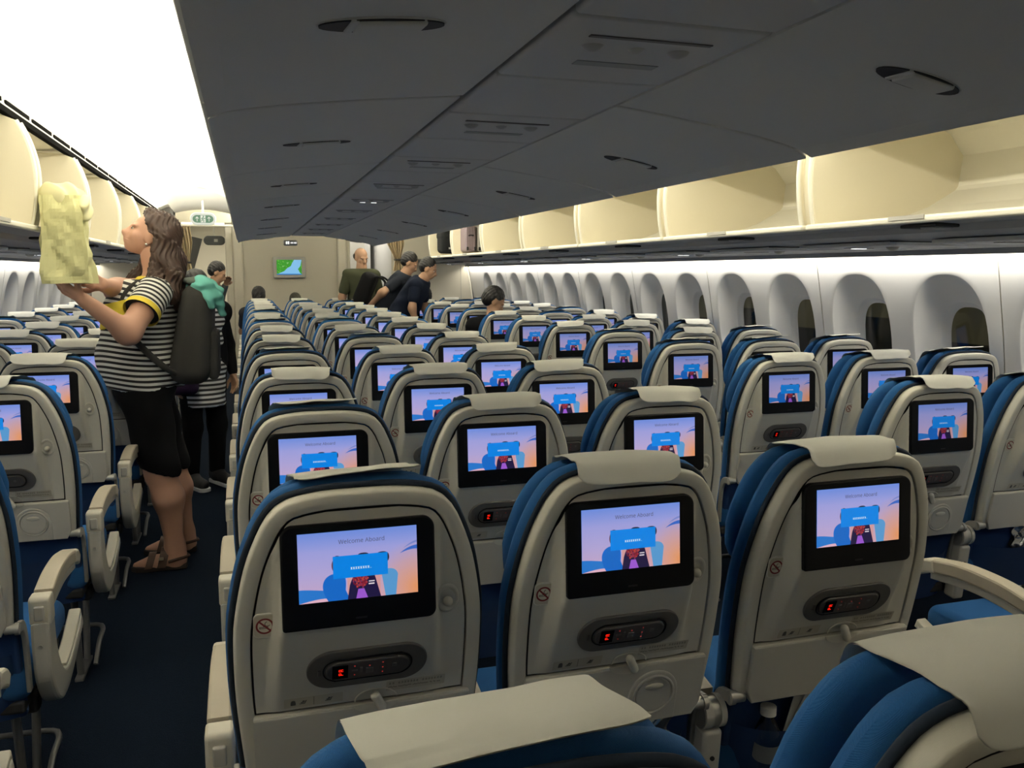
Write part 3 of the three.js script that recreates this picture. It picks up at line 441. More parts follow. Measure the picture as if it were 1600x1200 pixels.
// seat cushion, lower back, pocket
const cushGeo = (() => { const g = new RoundedBoxGeometry(0.435, 0.095, 0.475, 5, 0.035); const p = g.attributes.position; for (let i = 0; i < p.count; i++) { const x = p.getX(i), y = p.getY(i), z = p.getZ(i); p.setY(i, y + (z < -0.12 ? (-0.12 - z) * 0.12 : 0) + (y > 0 ? 0.008 * (1 - (x / 0.22) ** 2) : 0)); } g.computeVertexNormals(); return g.translate(0, 0.425, -0.385); })();
const panGeo = merge([box(0.40, 0.035, 0.42, 0, 0.362, -0.37, 0.01), box(0.43, 0.05, 0.05, 0, 0.335, -0.25, 0.012), box(0.43, 0.05, 0.05, 0, 0.335, -0.46, 0.012)]);
const lowBackGeo = new RoundedBoxGeometry(0.40, 0.30, 0.03, 3, 0.012).rotateX(SLOPE).translate(0, 0.475, -0.165);
const pocketGeoS = grid(16, 10, (u, v) => { const x = (u * 2 - 1) * 0.185, y = mix(0.33, 0.515, v), e = 1 - Math.pow(Math.abs(u * 2 - 1), 4); return [x, y - 0.012 * (1 - Math.pow(u * 2 - 1, 2)) * v, -0.172 + T12 * (y - 0.475) + 0.02 + 0.052 * e * (0.4 + 0.6 * v)]; }, (u, v) => [u * 1.6, v * 0.8]);
// arm rests (drawn in the z-y plane, extruded across)
const side = (pts, w, bevel = 0.004, n = 24) => extr(polyShape(thickLine(pts, n)), w, bevel).rotateY(-Math.PI / 2).translate(w / 2, 0, 0);   // shape x -> z
const arm = {
  cap: side([[-0.235, 0.625, 0.020], [-0.33, 0.640, 0.021], [-0.45, 0.642, 0.021], [-0.55, 0.628, 0.02]], 0.046, 0.007, 20),
  capTip: side([[-0.545, 0.629, 0.020], [-0.585, 0.618, 0.020], [-0.612, 0.598, 0.016]], 0.047, 0.007, 12),
  hinge: extr(roundRect(0.055, 0.075, 0.012, -0.205, 0.603), 0.050, 0.006).rotateY(-Math.PI / 2).translate(0.025, 0, 0),
  button: new RoundedBoxGeometry(0.024, 0.038, 0.012, 2, 0.004).translate(0, 0.60, -0.176),
  under: side([[-0.24, 0.598, 0.012], [-0.40, 0.612, 0.012], [-0.56, 0.598, 0.010]], 0.036, 0.004, 16),
  plate: side([[-0.205, 0.575, 0.036], [-0.208, 0.50, 0.040], [-0.225, 0.43, 0.046], [-0.275, 0.368, 0.045], [-0.35, 0.345, 0.032], [-0.46, 0.365, 0.022], [-0.60, 0.415, 0.018]], 0.044, 0.008, 40),
  hookPad: side([[-0.36, 0.372, 0.012], [-0.47, 0.388, 0.013], [-0.605, 0.436, 0.013]], 0.034, 0.004, 16),
  screw: cyl(0.006, 0.006, 0.004, 10).rotateX(Math.PI / 2).translate(0, 0.515, -0.1655),
};
const mid = {
  knob: merge([cyl(0.034, 0.034, 0.018, 24).rotateZ(Math.PI / 2).translate(-0.014, 0.555, -0.135), cyl(0.034, 0.034, 0.012, 24).rotateZ(Math.PI / 2).translate(0.019, 0.555, -0.135)]),
  band: cyl(0.031, 0.031, 0.05, 24).rotateZ(Math.PI / 2).translate(0, 0.555, -0.135),
  post: new RoundedBoxGeometry(0.044, 0.20, 0.05, 3, 0.01).rotateX(0.10).translate(0, 0.425, -0.145),
  screw: cyl(0.005, 0.005, 0.004, 10).rotateX(Math.PI / 2).translate(0, 0.46, -0.115),
  beam: side([[-0.155, 0.575, 0.022], [-0.30, 0.600, 0.022], [-0.46, 0.604, 0.021], [-0.57, 0.588, 0.018]], 0.044, 0.007, 18),
};
const legGeo = merge([tube([[0, 0.345, -0.50], [0, 0.2, -0.47], [0, 0.012, -0.43]], 0.012, 12, 8), tube([[0, 0.345, -0.26], [0, 0.18, -0.28], [0, 0.012, -0.30]], 0.012, 12, 8), box(0.03, 0.012, 0.2, 0, 0.006, -0.36, 0.003)]);
const barGeo = tube([[-0.34, 0.10, -0.545], [-0.05, 0.10, -0.545], [0.03, 0.10, -0.535], [0.05, 0.10, -0.49], [0.05, 0.09, -0.40], [0.045, 0.03, -0.33]], 0.009, 30, 7);
// head cloths: draped over the head rest, each lying a little differently
function clothGeo(v) {
  const { w, dx, skew, drop, lift, curl, short } = v;
  const pts = [[0.985, -0.196], [1.05, -0.187], [1.096, -0.174], [1.114, -0.155], [1.1195, -0.125], [1.1275, -0.092]].concat(short ? [[1.1325, -0.068], [1.1345, -0.050], [1.1345 - drop * 0.3, -0.038]] : [[1.1335, -0.055], [1.1325, -0.024], [1.124, -0.001], [1.106 - drop, 0.010 + curl]]);
  const c = new THREE.CatmullRomCurve3(pts.map(p => V(0, p[0], p[1])), false, 'catmullrom', 0.5);
  const f = off => grid(26, 30, (u, t) => {
    const p = c.getPoint(t), a = u * 2 - 1, edge = Math.pow(Math.abs(a), 4), tail = sstep(0.72, 1, t);
    const x = dx + a * w * (1 - 0.05 * tail * Math.abs(a)) + skew * (t - 0.55) * 0.12;
    const round = edge * edge * tail * (short ? 0.004 : 0.018);
    const wr = 0.0012 * Math.sin(a * 7 + v.k * 2 + t * 5) * (0.3 + tail) + 0.003 * (vnoise(a * 3 + v.k * 7, t * 5, v.k) - 0.2);
    const tilt = lift * a * 0.5;
    return [x, p.y + round + wr * 0.7 + (tilt > 0 || tail > 0.3 ? tilt : tilt * 0.3) - 0.004 * a * a + off * 0.0016, p.z + wr * tail + off * 0.0010 * (t - 0.4) - (short ? 0 : edge * tail * 0.004)];
  }, (u, t) => [u * 2, t * 2]);
  return merge([f(1), f(0)]);
}
const clothV = [
  { k: 0, w: 0.102, dx: -0.002, skew: 0.05, drop: 0.004, lift: 0.004, curl: 0.004 }, { k: 1, w: 0.103, dx: -0.006, skew: -0.25, drop: 0.010, lift: -0.004, curl: 0.006 }, { k: 2, w: 0.102, dx: -0.016, skew: -0.35, drop: 0.006, lift: 0.006, curl: 0.006 },
  { k: 3, w: 0.104, dx: -0.006, skew: 0.12, drop: 0.0, lift: 0.012, curl: 0, short: true }, { k: 4, w: 0.100, dx: 0.004, skew: -0.1, drop: 0.006, lift: -0.006, curl: 0.008 }, { k: 5, w: 0.104, dx: -0.014, skew: 0.15, drop: 0.004, lift: 0.006, curl: 0, short: true },
].map(v => clothGeo(v));

function armAisle(o, sx, full) {
  const g = new THREE.Group(); g.name = 'armrest'; g.position.x = sx * 0.243; o.add(g);
  mesh('pad', arm.cap, M.armBeige, g); mesh('pad_tip', arm.capTip, M.armCream, g); mesh('hinge_block', arm.hinge, M.armCream, g); mesh('button', arm.button, M.armGrey, g);
  mesh('under_rail', arm.under, M.armGrey, g); mesh('side_plate', arm.plate, M.armGrey, g); mesh('hook_pad', arm.hookPad, M.armCream, g); if (full) mesh('screw', arm.screw, M.metal, g);
}
function armMid(o, sx, full) {
  const g = new THREE.Group(); g.name = 'armrest'; g.position.x = sx * 0.24; o.add(g);
  mesh('pivot', mid.knob, M.armGrey, g); mesh('strap', mid.band, M.metal, g); mesh('post', mid.post, M.armGrey, g); mesh('beam', mid.beam, M.armBeige, g); if (full) mesh('screw', mid.screw, M.rubber, g);
}
const plateM = std(0.74, 0.72, 0.65, 0.5);
const legM = std(0.20, 0.20, 0.20, 0.4, { metalness: 0.5 });
const pipingM = std(0.006, 0.014, 0.03, 0.9);
function makeSeat(kind, full) {                            // kind: L / M / R place in the block, W = beside the wall
  const o = new THREE.Group(); o.name = 'airline_seat';
  mesh('shell_rim', rimGeoS, M.shell, o); mesh('back_panel', panelGeo, M.panel, o); mesh('shell_core', backingGeo, M.binDark, o);
  const mon = new THREE.Group(); mon.name = 'monitor'; mon.position.set(-0.010, 0.993, 0); mon.rotation.x = -0.07; o.add(mon);
  mesh('bezel', bezelGeo, M.black, mon); mesh('screen', screenGeo, screenM, mon, 'lit welcome screen');
  if (full) mesh('badge', bezelFoot, M.rubber, mon);
  const ry = 0.803, rg = new THREE.Group(); rg.name = 'remote_control'; rg.position.set(0.006, ry, surfZ(0.006, ry) - 0.001); rg.rotation.x = Math.atan((surfZ(0, 0.84) - surfZ(0, 0.766)) / 0.074); o.add(rg);
  mesh('cradle', recessGeo, M.remote, rg); mesh('handset', handGeo, M.handset, rg).position.z = 0.003;
  if (full) { mesh('cradle_groove', handRim, M.black, rg); for (const [n, g, m] of [['display', dispGeo, dispM], ['indicator', dots, ledM], ['buttons', buttons, btnM]]) mesh(n, g, m, rg).position.z = 0.003; mesh('release_key', box(0.005, 0.013, 0.003, -0.081, -0.002, 0.006, 0.001), M.handset, rg); }
  const hk = new THREE.Group(); hk.name = 'coat_hook'; hk.position.set(0.1455, 0.902, zs(0.902) + 0.001); hk.rotation.x = SLOPE; o.add(hk); mesh('bowl', hookBowl, M.shell, hk); mesh('knob', hookKnob, M.shell, hk);
  const st = (n, g, m, x, y, e = 0.0008) => { const s = mesh(n, g, m, o); const dz = (surfZ(x, y + 0.01) - surfZ(x, y - 0.01)) / 0.02; s.position.set(x, y, surfZ(x, y) + e); s.rotation.x = Math.atan(dz); return s; };
  const pl = st('no_smoking_sticker', smokePlate, plateM, -0.1585, 0.888, -0.0005); mesh('print', smokeGeo, smokeM, pl).position.z = 0.0034;
  if (full) { st('instruction_sticker', pictoGeo, pictoM, -0.083, 0.737, 0.002); st('notice_sticker', noteGeo, noteM, 0.092, 0.746, 0.002); }
  const tr = new THREE.Group(); tr.name = 'tray_table'; tr.position.set(0.004, 0.583, zs(0.583) - 0.008); tr.rotation.x = SLOPE; o.add(tr);
  mesh('board', trayGeo, M.tray, tr); mesh('top_edge', trayTop, M.shell, tr).position.set(0, 0.1345, 0.012);
  const cf = mesh('cup_frame', cupFrame, M.tray, tr); cf.position.set(0.078, 0.066, 0.016); 
  mesh('cup_ring', cupRing, M.tray, tr).position.set(0.078, 0.066, 0.0235); mesh('cup_disc', cupDisc, M.tray, tr).position.set(0.078, 0.066, 0.0215); mesh('thumb_rest', cupThumb, M.shell, tr).position.set(0.078, 0.084, 0.0235);
  const lt = new THREE.Group(); lt.name = 'tray_latch'; lt.position.set(0.022, 0.722, zs(0.722) + 0.012); lt.rotation.x = SLOPE; o.add(lt);
  const kn = mesh('knob', latchKnob, M.shell, lt); kn.rotation.z = 0.45; kn.position.set(0.004, 0.002, 0.008); mesh('latch_pocket', latchPlate, M.shell, lt).position.set(0, -0.004, 0.0); mesh('latch_arch', latchUp, M.shell, lt).position.set(0, 0.002, 0.001);
  for (const sx of [-1, 1]) { const h = mesh('tray_hinge', hingeGeo, M.metal, o); h.position.set(sx * 0.198, 0.594, zs(0.594) - 0.002); if (sx < 0) h.rotation.y = Math.PI; const a = mesh('tray_arm', trayArmGeo, M.metal, o); a.position.set(sx * 0.213 + 0.005, 0.594, zs(0.594) - 0.002); }
  mesh('back_cushion', backCushGeo, M.blue, o); if (full) mesh('piping', pipingGeo, pipingM, o); mesh('headrest', headGeo, M.blue, o);
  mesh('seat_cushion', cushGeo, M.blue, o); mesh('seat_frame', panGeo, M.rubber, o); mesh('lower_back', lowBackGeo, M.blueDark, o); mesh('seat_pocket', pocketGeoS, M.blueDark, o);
  if (kind === 'L') { armAisle(o, -1, full); armMid(o, 1, full); }
  if (kind === 'M') armMid(o, 1, full);
  if (kind === 'R') armAisle(o, 1, full);
  if (kind === 'W') armMid(o, 1, false);
  if (kind === 'X') { armMid(o, -1, false); armMid(o, 1, full); }
  const lx = kind === 'R' ? 0.15 : kind === 'L' ? -0.15 : 0;
  if (kind !== 'M') mesh('leg', legGeo, legM, o).position.x = lx;
  if (kind === 'R' || kind === 'L') { const b = mesh('baggage_bar', barGeo, legM, o); b.position.x = lx; if (kind === 'L') b.scale.x = -1; }
  return o;
}
const seatProto = {};
for (const k of ['L', 'M', 'R', 'W', 'X']) seatProto[k] = [makeSeat(k, false), makeSeat(k, true)];
const ROW0 = -1.344, PITCH = 0.8112;
const COLS = [                                              // name, x, kind, first and last row in view
  ['left block, window column', -1.745, 'X', 4, 11], ['left block, middle column', -1.265, 'M', 3, 11], ['left block, aisle column', -0.785, 'R', 0, 11],
  ['centre block, left column', 0.160, 'L', -1, 12], ['centre block, middle column', 0.641, 'M', -1, 12], ['centre block, right column', 1.122, 'R', 0, 12],
  ['right block, aisle column', 2.105, 'L', 0, 12], ['right block, middle column', 2.585, 'M', 0, 12], ['right block, window column', 3.065 - 0.03, 'W', 1, 12],
];
const clothPick = { '3,-1': 3, '4,-1': 2, '3,0': 3, '4,0': 1, '5,0': 2, '3,1': 5, '4,1': 0, '5,1': 4 };
COLS.forEach(([where, x, kind, r0, r1], c) => {
  for (let r = r0; r <= r1; r++) {
    const far = r > 5;
    const o = seatProto[kind][far ? 0 : 1].clone(); o.name = numbered('airline_seat'); scene.add(o);
    o.position.set(x + 0.010 + (hash(c, r, 2) - 0.5) * 0.006, 0, ROW0 - PITCH * r + (r === -1 ? 0.045 : 0));
    const n = r + 1 - Math.min(0, 0);
    tag(o, `blue and beige seat, ${where}, ${r === -1 ? 'nearest row, cut by the frame' : ordinal[r + 1] + ' row from the camera'}`, 'seat', 'blue seats in rows');
    if (c >= 6) o.traverse(m => { if (m.name === 'screen') m.material = screenDim; });
    const vi = clothPick[c + ',' + r] ?? Math.floor(hash(c * 3.1, r * 1.7, 4) * 6);
    mesh('head_cloth', clothV[vi], M.linen, o, 'white head cloth');
  }
});
// ------------------------------------------------------------------ people: distance fields meshed with surface nets
function surfaceNets(f, mn, mx, h) {
  const n = [0, 1, 2].map(i => Math.ceil((mx[i] - mn[i]) / h) + 1), [nx, ny, nz] = n, val = new Float32Array(nx * ny * nz), id = new Int32Array(nx * ny * nz).fill(-1), pos = [];
  for (let k = 0, o = 0; k < nz; k++) for (let j = 0; j < ny; j++) for (let i = 0; i < nx; i++, o++) val[o] = f(mn[0] + i * h, mn[1] + j * h, mn[2] + k * h);
  const at = (i, j, k) => (k * ny + j) * nx + i;
  for (let k = 0; k < nz - 1; k++) for (let j = 0; j < ny - 1; j++) for (let i = 0; i < nx - 1; i++) {
    let c = 0, x = 0, y = 0, z = 0; const v = [];
    for (let q = 0; q < 8; q++) v.push(val[at(i + (q & 1), j + ((q >> 1) & 1), k + (q >> 2))]);
    let m = 0; for (let q = 0; q < 8; q++) if (v[q] < 0) m++; if (m === 0 || m === 8) continue;
    for (let a = 0; a < 8; a++) for (const bit of [1, 2, 4]) { const b = a | bit; if (b === a || (v[a] < 0) === (v[b] < 0)) continue; const t = v[a] / (v[a] - v[b]); c++; x += (a & 1) + (bit === 1 ? t : 0); y += ((a >> 1) & 1) + (bit === 2 ? t : 0); z += (a >> 2) + (bit === 4 ? t : 0); }
    id[at(i, j, k)] = pos.length / 3; pos.push(mn[0] + (i + x / c) * h, mn[1] + (j + y / c) * h, mn[2] + (k + z / c) * h);
  }
  const idx = [];
  for (let k = 1; k < nz - 1; k++) for (let j = 1; j < ny - 1; j++) for (let i = 1; i < nx - 1; i++) {
    const s0 = val[at(i, j, k)] < 0, quad = (a, b, c, d, flip) => { if (a < 0 || b < 0 || c < 0 || d < 0) return; if (flip) idx.push(a, c, b, a, d, c); else idx.push(a, b, c, a, c, d); };
    if (s0 !== val[at(i + 1, j, k)] < 0) quad(id[at(i, j - 1, k - 1)], id[at(i, j, k - 1)], id[at(i, j, k)], id[at(i, j - 1, k)], !s0);
    if (s0 !== val[at(i, j + 1, k)] < 0) quad(id[at(i - 1, j, k - 1)], id[at(i - 1, j, k)], id[at(i, j, k)], id[at(i, j, k - 1)], !s0);
    if (s0 !== val[at(i, j, k + 1)] < 0) quad(id[at(i - 1, j - 1, k)], id[at(i, j - 1, k)], id[at(i, j, k)], id[at(i - 1, j, k)], !s0);
  }
  const nor = new Float32Array(pos.length), e = h * 0.5;
  for (let q = 0; q < pos.length; q += 3) { const [x, y, z] = [pos[q], pos[q + 1], pos[q + 2]]; let a = f(x + e, y, z) - f(x - e, y, z), b = f(x, y + e, z) - f(x, y - e, z), c = f(x, y, z + e) - f(x, y, z - e); const l = Math.hypot(a, b, c) || 1; nor[q] = a / l; nor[q + 1] = b / l; nor[q + 2] = c / l; }
  const g = new THREE.BufferGeometry(); g.setAttribute('position', new THREE.Float32BufferAttribute(pos, 3)); g.setAttribute('normal', new THREE.BufferAttribute(nor, 3)); g.setIndex(idx);
  const uv = new Float32Array(pos.length / 3 * 2); g.setAttribute('uv', new THREE.BufferAttribute(uv, 2)); return g;
}
const smin = (a, b, k) => { const h = Math.max(k - Math.abs(a - b), 0) / k; return Math.min(a, b) - h * h * k * 0.25; };
function cone(a, b, ra, rb) { const bx = b[0] - a[0], by = b[1] - a[1], bz = b[2] - a[2], l2 = bx * bx + by * by + bz * bz || 1e-9; return (x, y, z) => { const px = x - a[0], py = y - a[1], pz = z - a[2]; const t = clamp((px * bx + py * by + pz * bz) / l2, 0, 1); return Math.hypot(px - bx * t, py - by * t, pz - bz * t) - (ra + (rb - ra) * t); }; }
function ell(c, r, dir) {     // ellipsoid; dir = optional unit matrix rows [ex, ey, ez]
  const m = Math.min(...r); return (x, y, z) => { let p = [x - c[0], y - c[1], z - c[2]]; if (dir) p = dir.map(d => d[0] * p[0] + d[1] * p[1] + d[2] * p[2]); const a = p[0] / r[0], b = p[1] / r[1], d = p[2] / r[2]; const k0 = Math.hypot(a, b, d), k1 = Math.hypot(a / r[0], b / r[1], d / r[2]); return k1 > 1e-9 ? k0 * (k0 - 1) / k1 : -m; };
}
function union(list, k) { return (x, y, z) => { let d = 1e9; for (const f of list) d = d > 1e8 ? f(x, y, z) : smin(d, f(x, y, z), k); return d; }; }
function solid(list, k, mn, mx, h) { return surfaceNets(union(list, k), mn, mx, h); }
function setUV(g, fn) { const p = g.attributes.position, uv = g.attributes.uv; for (let i = 0; i < p.count; i++) { const w = fn(p.getX(i), p.getY(i), p.getZ(i)); uv.setXY(i, w[0], w[1]); } return g; }
const norm3 = v => { const l = Math.hypot(...v); return v.map(a => a / l); }, cross3 = (a, b) => [a[1] * b[2] - a[2] * b[1], a[2] * b[0] - a[0] * b[2], a[0] * b[1] - a[1] * b[0]], add3 = (a, b, s = 1) => [a[0] + b[0] * s, a[1] + b[1] * s, a[2] + b[2] * s];
const skinM = std(0.52, 0.29, 0.20, 0.6), skinTan = std(0.40, 0.23, 0.14, 0.6), hairBrown = std(0.034, 0.014, 0.007, 0.6), hairBlack = std(0.010, 0.009, 0.009, 0.6);
// head: centre c, face direction f, up u; returns skin fields and the frame
function headFields(c, f, u, s = 1, soft = 1) {
  f = norm3(f); const r = norm3(cross3(u, f)); u = cross3(f, r);                // r = the person's left
  const P = (a, b, d) => add3(add3(add3(c, f, a * s), u, b * s), r, d * s), fr = [f, u, r];
  const L = [ell(P(-0.015, 0.028, 0), [0.094 * s, 0.088 * s, 0.074 * s], fr), ell(P(0.030, -0.035, 0), [0.062 * s, 0.072 * s, 0.057 * s], fr), ell(P(0.062, -0.083, 0), [0.026 * s, 0.022 * s, 0.028 * s], fr),
    cone(P(0.084, 0.012, 0), P(0.108, -0.026, 0), 0.007 * s, 0.0125 * s), ell(P(0.098, -0.030, 0), [0.013 * s, 0.010 * s, 0.017 * s], fr), ell(P(0.082, -0.052, 0), [0.014 * s, 0.006 * s, 0.020 * s], fr), ell(P(0.080, -0.063, 0), [0.013 * s, 0.006 * s, 0.018 * s], fr),
    ell(P(0.074, 0.022, 0.030), [0.012 * s, 0.008 * s, 0.022 * s], fr), ell(P(0.074, 0.022, -0.030), [0.012 * s, 0.008 * s, 0.022 * s], fr), ell(P(0.058, -0.022, 0.038), [0.018 * s, 0.018 * s, 0.016 * s], fr), ell(P(0.058, -0.022, -0.038), [0.018 * s, 0.018 * s, 0.016 * s], fr),
    ell(P(-0.008, -0.010, 0.072), [0.020 * s, 0.032 * s, 0.008 * s], fr), ell(P(-0.008, -0.010, -0.072), [0.020 * s, 0.032 * s, 0.008 * s], fr)];
  return { L, P, fr };
}
function faceParts(o, H, hairMat, s = 1) {     // eyes, brows and lips on the face of the body
  const eyeW = std(0.75, 0.72, 0.68, 0.35), iris = std(0.03, 0.02, 0.014, 0.3), lip = std(0.36, 0.13, 0.11, 0.5);
  for (const d of [1, -1]) {
    const e = mesh('eye', new THREE.SphereGeometry(0.0098 * s, 12, 8), eyeW, o); e.position.set(...H.P(0.0735, 0.006, 0.030 * d));
    const i = mesh('iris', new THREE.SphereGeometry(0.006 * s, 10, 6), iris, e); i.position.set(...add3([0, 0, 0], H.fr[0], 0.0072 * s));
    const b = [-1, -0.3, 0.4, 1].map((t, q) => H.P(0.085 - 0.012 * Math.abs(t + 0.2), 0.028 - 0.004 * t * t, d * (0.030 + 0.019 * t)));
    mesh('eyebrow', tube(b, 0.0032 * s, 10, 5), hairMat, o);
  }
  mesh('lips', tube([-1, -0.5, 0, 0.5, 1].map(t => H.P(0.095 - 0.012 * t * t, -0.0575, 0.02 * t)), 0.0045 * s, 12, 6), lip, o);
}
const matte = (r, g, b) => new THREE.MeshPhysicalMaterial({ color: new THREE.Color().setRGB(r, g, b), roughness: 0.95, specularIntensity: 0.25, side: THREE.DoubleSide, bumpMap: weaveT, bumpScale: 0.001 });
// hand: wrist point, direction to the fingertips, palm normal (the side it grips with), curl in radians per joint; side = +1 if the thumb lies on dir x normal
function handFields(w, dir, nrm, thumbSide, curl, s = 1) {
  dir = norm3(dir); const sd = norm3(cross3(dir, nrm)).map(a => a * thumbSide); nrm = norm3(cross3(sd, dir)).map(a => a * thumbSide);
  const P = (a, b, c) => add3(add3(add3(w, dir, a * s), sd, b * s), nrm, c * s), L = [];
  L.push(cone(P(0.01, 0.014, 0), P(0.075, 0.024, 0), 0.017 * s, 0.0135 * s), cone(P(0.01, -0.012, 0), P(0.075, -0.024, 0), 0.017 * s, 0.0125 * s), cone(P(0.012, 0, 0), P(0.078, 0, 0), 0.018 * s, 0.0135 * s));
  const F = [[0.030, 0.083, [0.040, 0.025, 0.020]], [0.010, 0.087, [0.045, 0.028, 0.021]], [-0.010, 0.084, [0.041, 0.027, 0.020]], [-0.029, 0.076, [0.032, 0.021, 0.018]]];
  for (const [b, a, seg] of F) { let p = P(a - 0.012, b, 0), ang = curl * 0.7, r = 0.0095; for (const l of seg) { const q = add3(add3(p, dir, Math.cos(ang) * l * s), nrm, Math.sin(ang) * l * s); L.push(cone(p, q, r * s, (r - 0.0008) * s)); p = q; ang += curl; r -= 0.0008; } }
  let p = P(0.022, 0.022, 0.006), ang = 0.75; for (const l of [0.038, 0.030, 0.024]) { const q = add3(add3(add3(p, dir, Math.cos(ang) * l * s), sd, Math.sin(ang) * l * 0.75 * s), nrm, (0.3 + curl * 0.4) * l * s); L.push(cone(p, q, 0.0125 * s, 0.0098 * s)); p = q; ang -= 0.35; }
  return L;
}
const bounds = (pts, pad) => [[0, 1, 2].map(i => Math.min(...pts.map(p => p[i])) - pad), [0, 1, 2].map(i => Math.max(...pts.map(p => p[i])) + pad)];

// ---- woman in the left aisle, reaching a parcel up to the open bins (faces -x, her left side to the camera)
{
  const o = thing('person', 'woman in black and white striped shirt lifting a yellow-green parcel towards open bin', 'person', [-0.44, 0, -4.45]);
  const rel = p => [p[0] + 0.44, p[1], p[2] + 4.45];
  const J = { hipL: [-0.475, 0.86, -4.36], hipR: [-0.475, 0.86, -4.55], kneeL: [-0.428, 0.50, -4.37], kneeR: [-0.40, 0.50, -4.58], ankL: [-0.382, 0.105, -4.40], ankR: [-0.352, 0.105, -4.66], pel: [-0.485, 0.93, -4.455], bel: [-0.515, 1.06, -4.455], che: [-0.475, 1.27, -4.455], nb: [-0.398, 1.435, -4.455], nt: [-0.408, 1.53, -4.452], shL: [-0.405, 1.365, -4.285], shR: [-0.43, 1.375, -4.62], elL: [-0.505, 1.195, -4.10], elR: [-0.585, 1.375, -4.44], wrL: [-0.655, 1.345, -3.97], wrR: [-0.605, 1.405, -4.14] };
  for (const k in J) J[k] = rel(J[k]);
  const Hd = headFields(rel([-0.432, 1.632, -4.452]), [-0.92, 0.38, 0.08], [0.38, 0.92, 0], 0.96);
  const handL = handFields(J.wrL, [-0.75, 0.55, 0.15], [-0.35, 0.8, -0.2], -1, 0.35), handR = handFields(J.wrR, [-0.35, 0.25, 0.85], [-0.9, 0.1, -0.2], 1, 0.4);
  const neck = [cone(J.nb, J.nt, 0.062, 0.055), cone(J.nt, rel([-0.42, 1.575, -4.452]), 0.055, 0.05)];
  const arms = [cone(J.shL, J.elL, 0.062, 0.050), cone(J.elL, J.wrL, 0.049, 0.029), cone(J.shR, J.elR, 0.060, 0.050), cone(J.elR, J.wrR, 0.048, 0.029)];
  const foot = (an, z) => [cone(an, add3(an, [0.0, -0.06, 0]), 0.040, 0.034), cone(add3(an, [0.015, -0.065, 0]), add3(an, [-0.10, -0.070, 0]), 0.033, 0.026), cone(add3(an, [-0.10, -0.073, 0.006]), add3(an, [-0.185, -0.078, 0]), 0.027, 0.014), cone(add3(an, [-0.10, -0.073, -0.018]), add3(an, [-0.165, -0.08, -0.026]), 0.022, 0.012)];
  const legs = [cone(J.hipL, J.kneeL, 0.095, 0.068), cone(J.kneeL, add3(J.kneeL, [0.03, -0.13, 0]), 0.064, 0.066), cone(add3(J.kneeL, [0.03, -0.13, 0]), J.ankL, 0.066, 0.040), cone(J.hipR, J.kneeR, 0.095, 0.068), cone(J.kneeR, add3(J.kneeR, [0.03, -0.13, 0]), 0.062, 0.064), cone(add3(J.kneeR, [0.03, -0.13, 0]), J.ankR, 0.064, 0.040), ...foot(J.ankL), ...foot(J.ankR)];
  const torso = [ell(J.pel, [0.135, 0.13, 0.165]), ell(J.bel, [0.145, 0.16, 0.165]), ell(J.che, [0.125, 0.15, 0.165]), ell(add3(J.che, [-0.07, -0.01, 0.07]), [0.085, 0.08, 0.08]), ell(add3(J.che, [-0.07, -0.01, -0.07]), [0.085, 0.08, 0.08]), cone(J.shL, J.shR, 0.066, 0.066), cone(J.nb, J.che, 0.07, 0.12)];
  const [mn, mx] = bounds(Object.values(J).concat([J.ankL.map((v, i) => v + [-0.2, -0.1, 0][i])]), 0.17);
  const trunk = union([...torso.map(f => (x, y, z) => f(x, y, z) + 0.02), ...legs, ...arms, ...neck], 0.05), headU = union([...Hd.L, neck[1], neck[0]], 0.022), hl = union([...handL, arms[1]], 0.008), hr = union([...handR, arms[3]], 0.008);
  const body = surfaceNets((x, y, z) => Math.min(trunk(x, y, z)), mn, mx, 0.012);
  const bb = (c, r) => [c.map(v => v - r), c.map(v => v + r)];
  const hc = Hd.P(0, -0.03, 0), gHead = surfaceNets(headU, ...bb(hc, 0.155), 0.0042);
  const gl = surfaceNets(hl, ...bb(add3(J.wrL, norm3([-0.75, 0.55, 0.15]), 0.08), 0.135), 0.0042), gr = surfaceNets(hr, ...bb(add3(J.wrR, norm3([-0.35, 0.25, 0.85]), 0.08), 0.135), 0.0042);
  mesh('body', merge([body, gHead, gl, gr]), skinM, o);
  faceParts(o, Hd, hairBrown, 0.96);
  mesh('earring', new THREE.SphereGeometry(0.006, 10, 8), std(0.85, 0.85, 0.85, 0.2, { metalness: 0.6 }), o).position.set(...Hd.P(-0.004, -0.045, 0.079));
  // shirt: dyed stripes follow the height on the trunk and the length of the sleeve on the arms
  const stripeT = noiseTex(64, (x, y, n) => { const v = y / n, f = 0.95 + 0.1 * hash(x, y, 31); return v < 0.47 ? [0.02 * f, 0.02 * f, 0.022 * f] : [0.86 * f, 0.86 * f, 0.83 * f]; }, 1, 1, false);
  const stripeM = std(0.95, 0.95, 0.93, 0.9, { map: stripeT });
  const fold = (x, y, z) => 0.006 * Math.sin(y * 38 + x * 22 + 3 * Math.sin(z * 14)) * sstep(1.25, 1.0, y);
  const trunkF = union([...torso, cone(J.bel, add3(J.pel, [-0.0, -0.02, 0]), 0.15, 0.15)], 0.09), tf = (x, y, z) => Math.max(trunkF(x, y, z) - 0.010 + fold(x, y, z), 0.905 - y + 0.012 * Math.sin(z * 20), (y - 1.425));
  mesh('shirt', setUV(surfaceNets(tf, mn, mx, 0.0105), (x, y, z) => [x * 4, (y + 0.012 * Math.sin(x * 11 + z * 6)) / 0.0245]), stripeM, o);
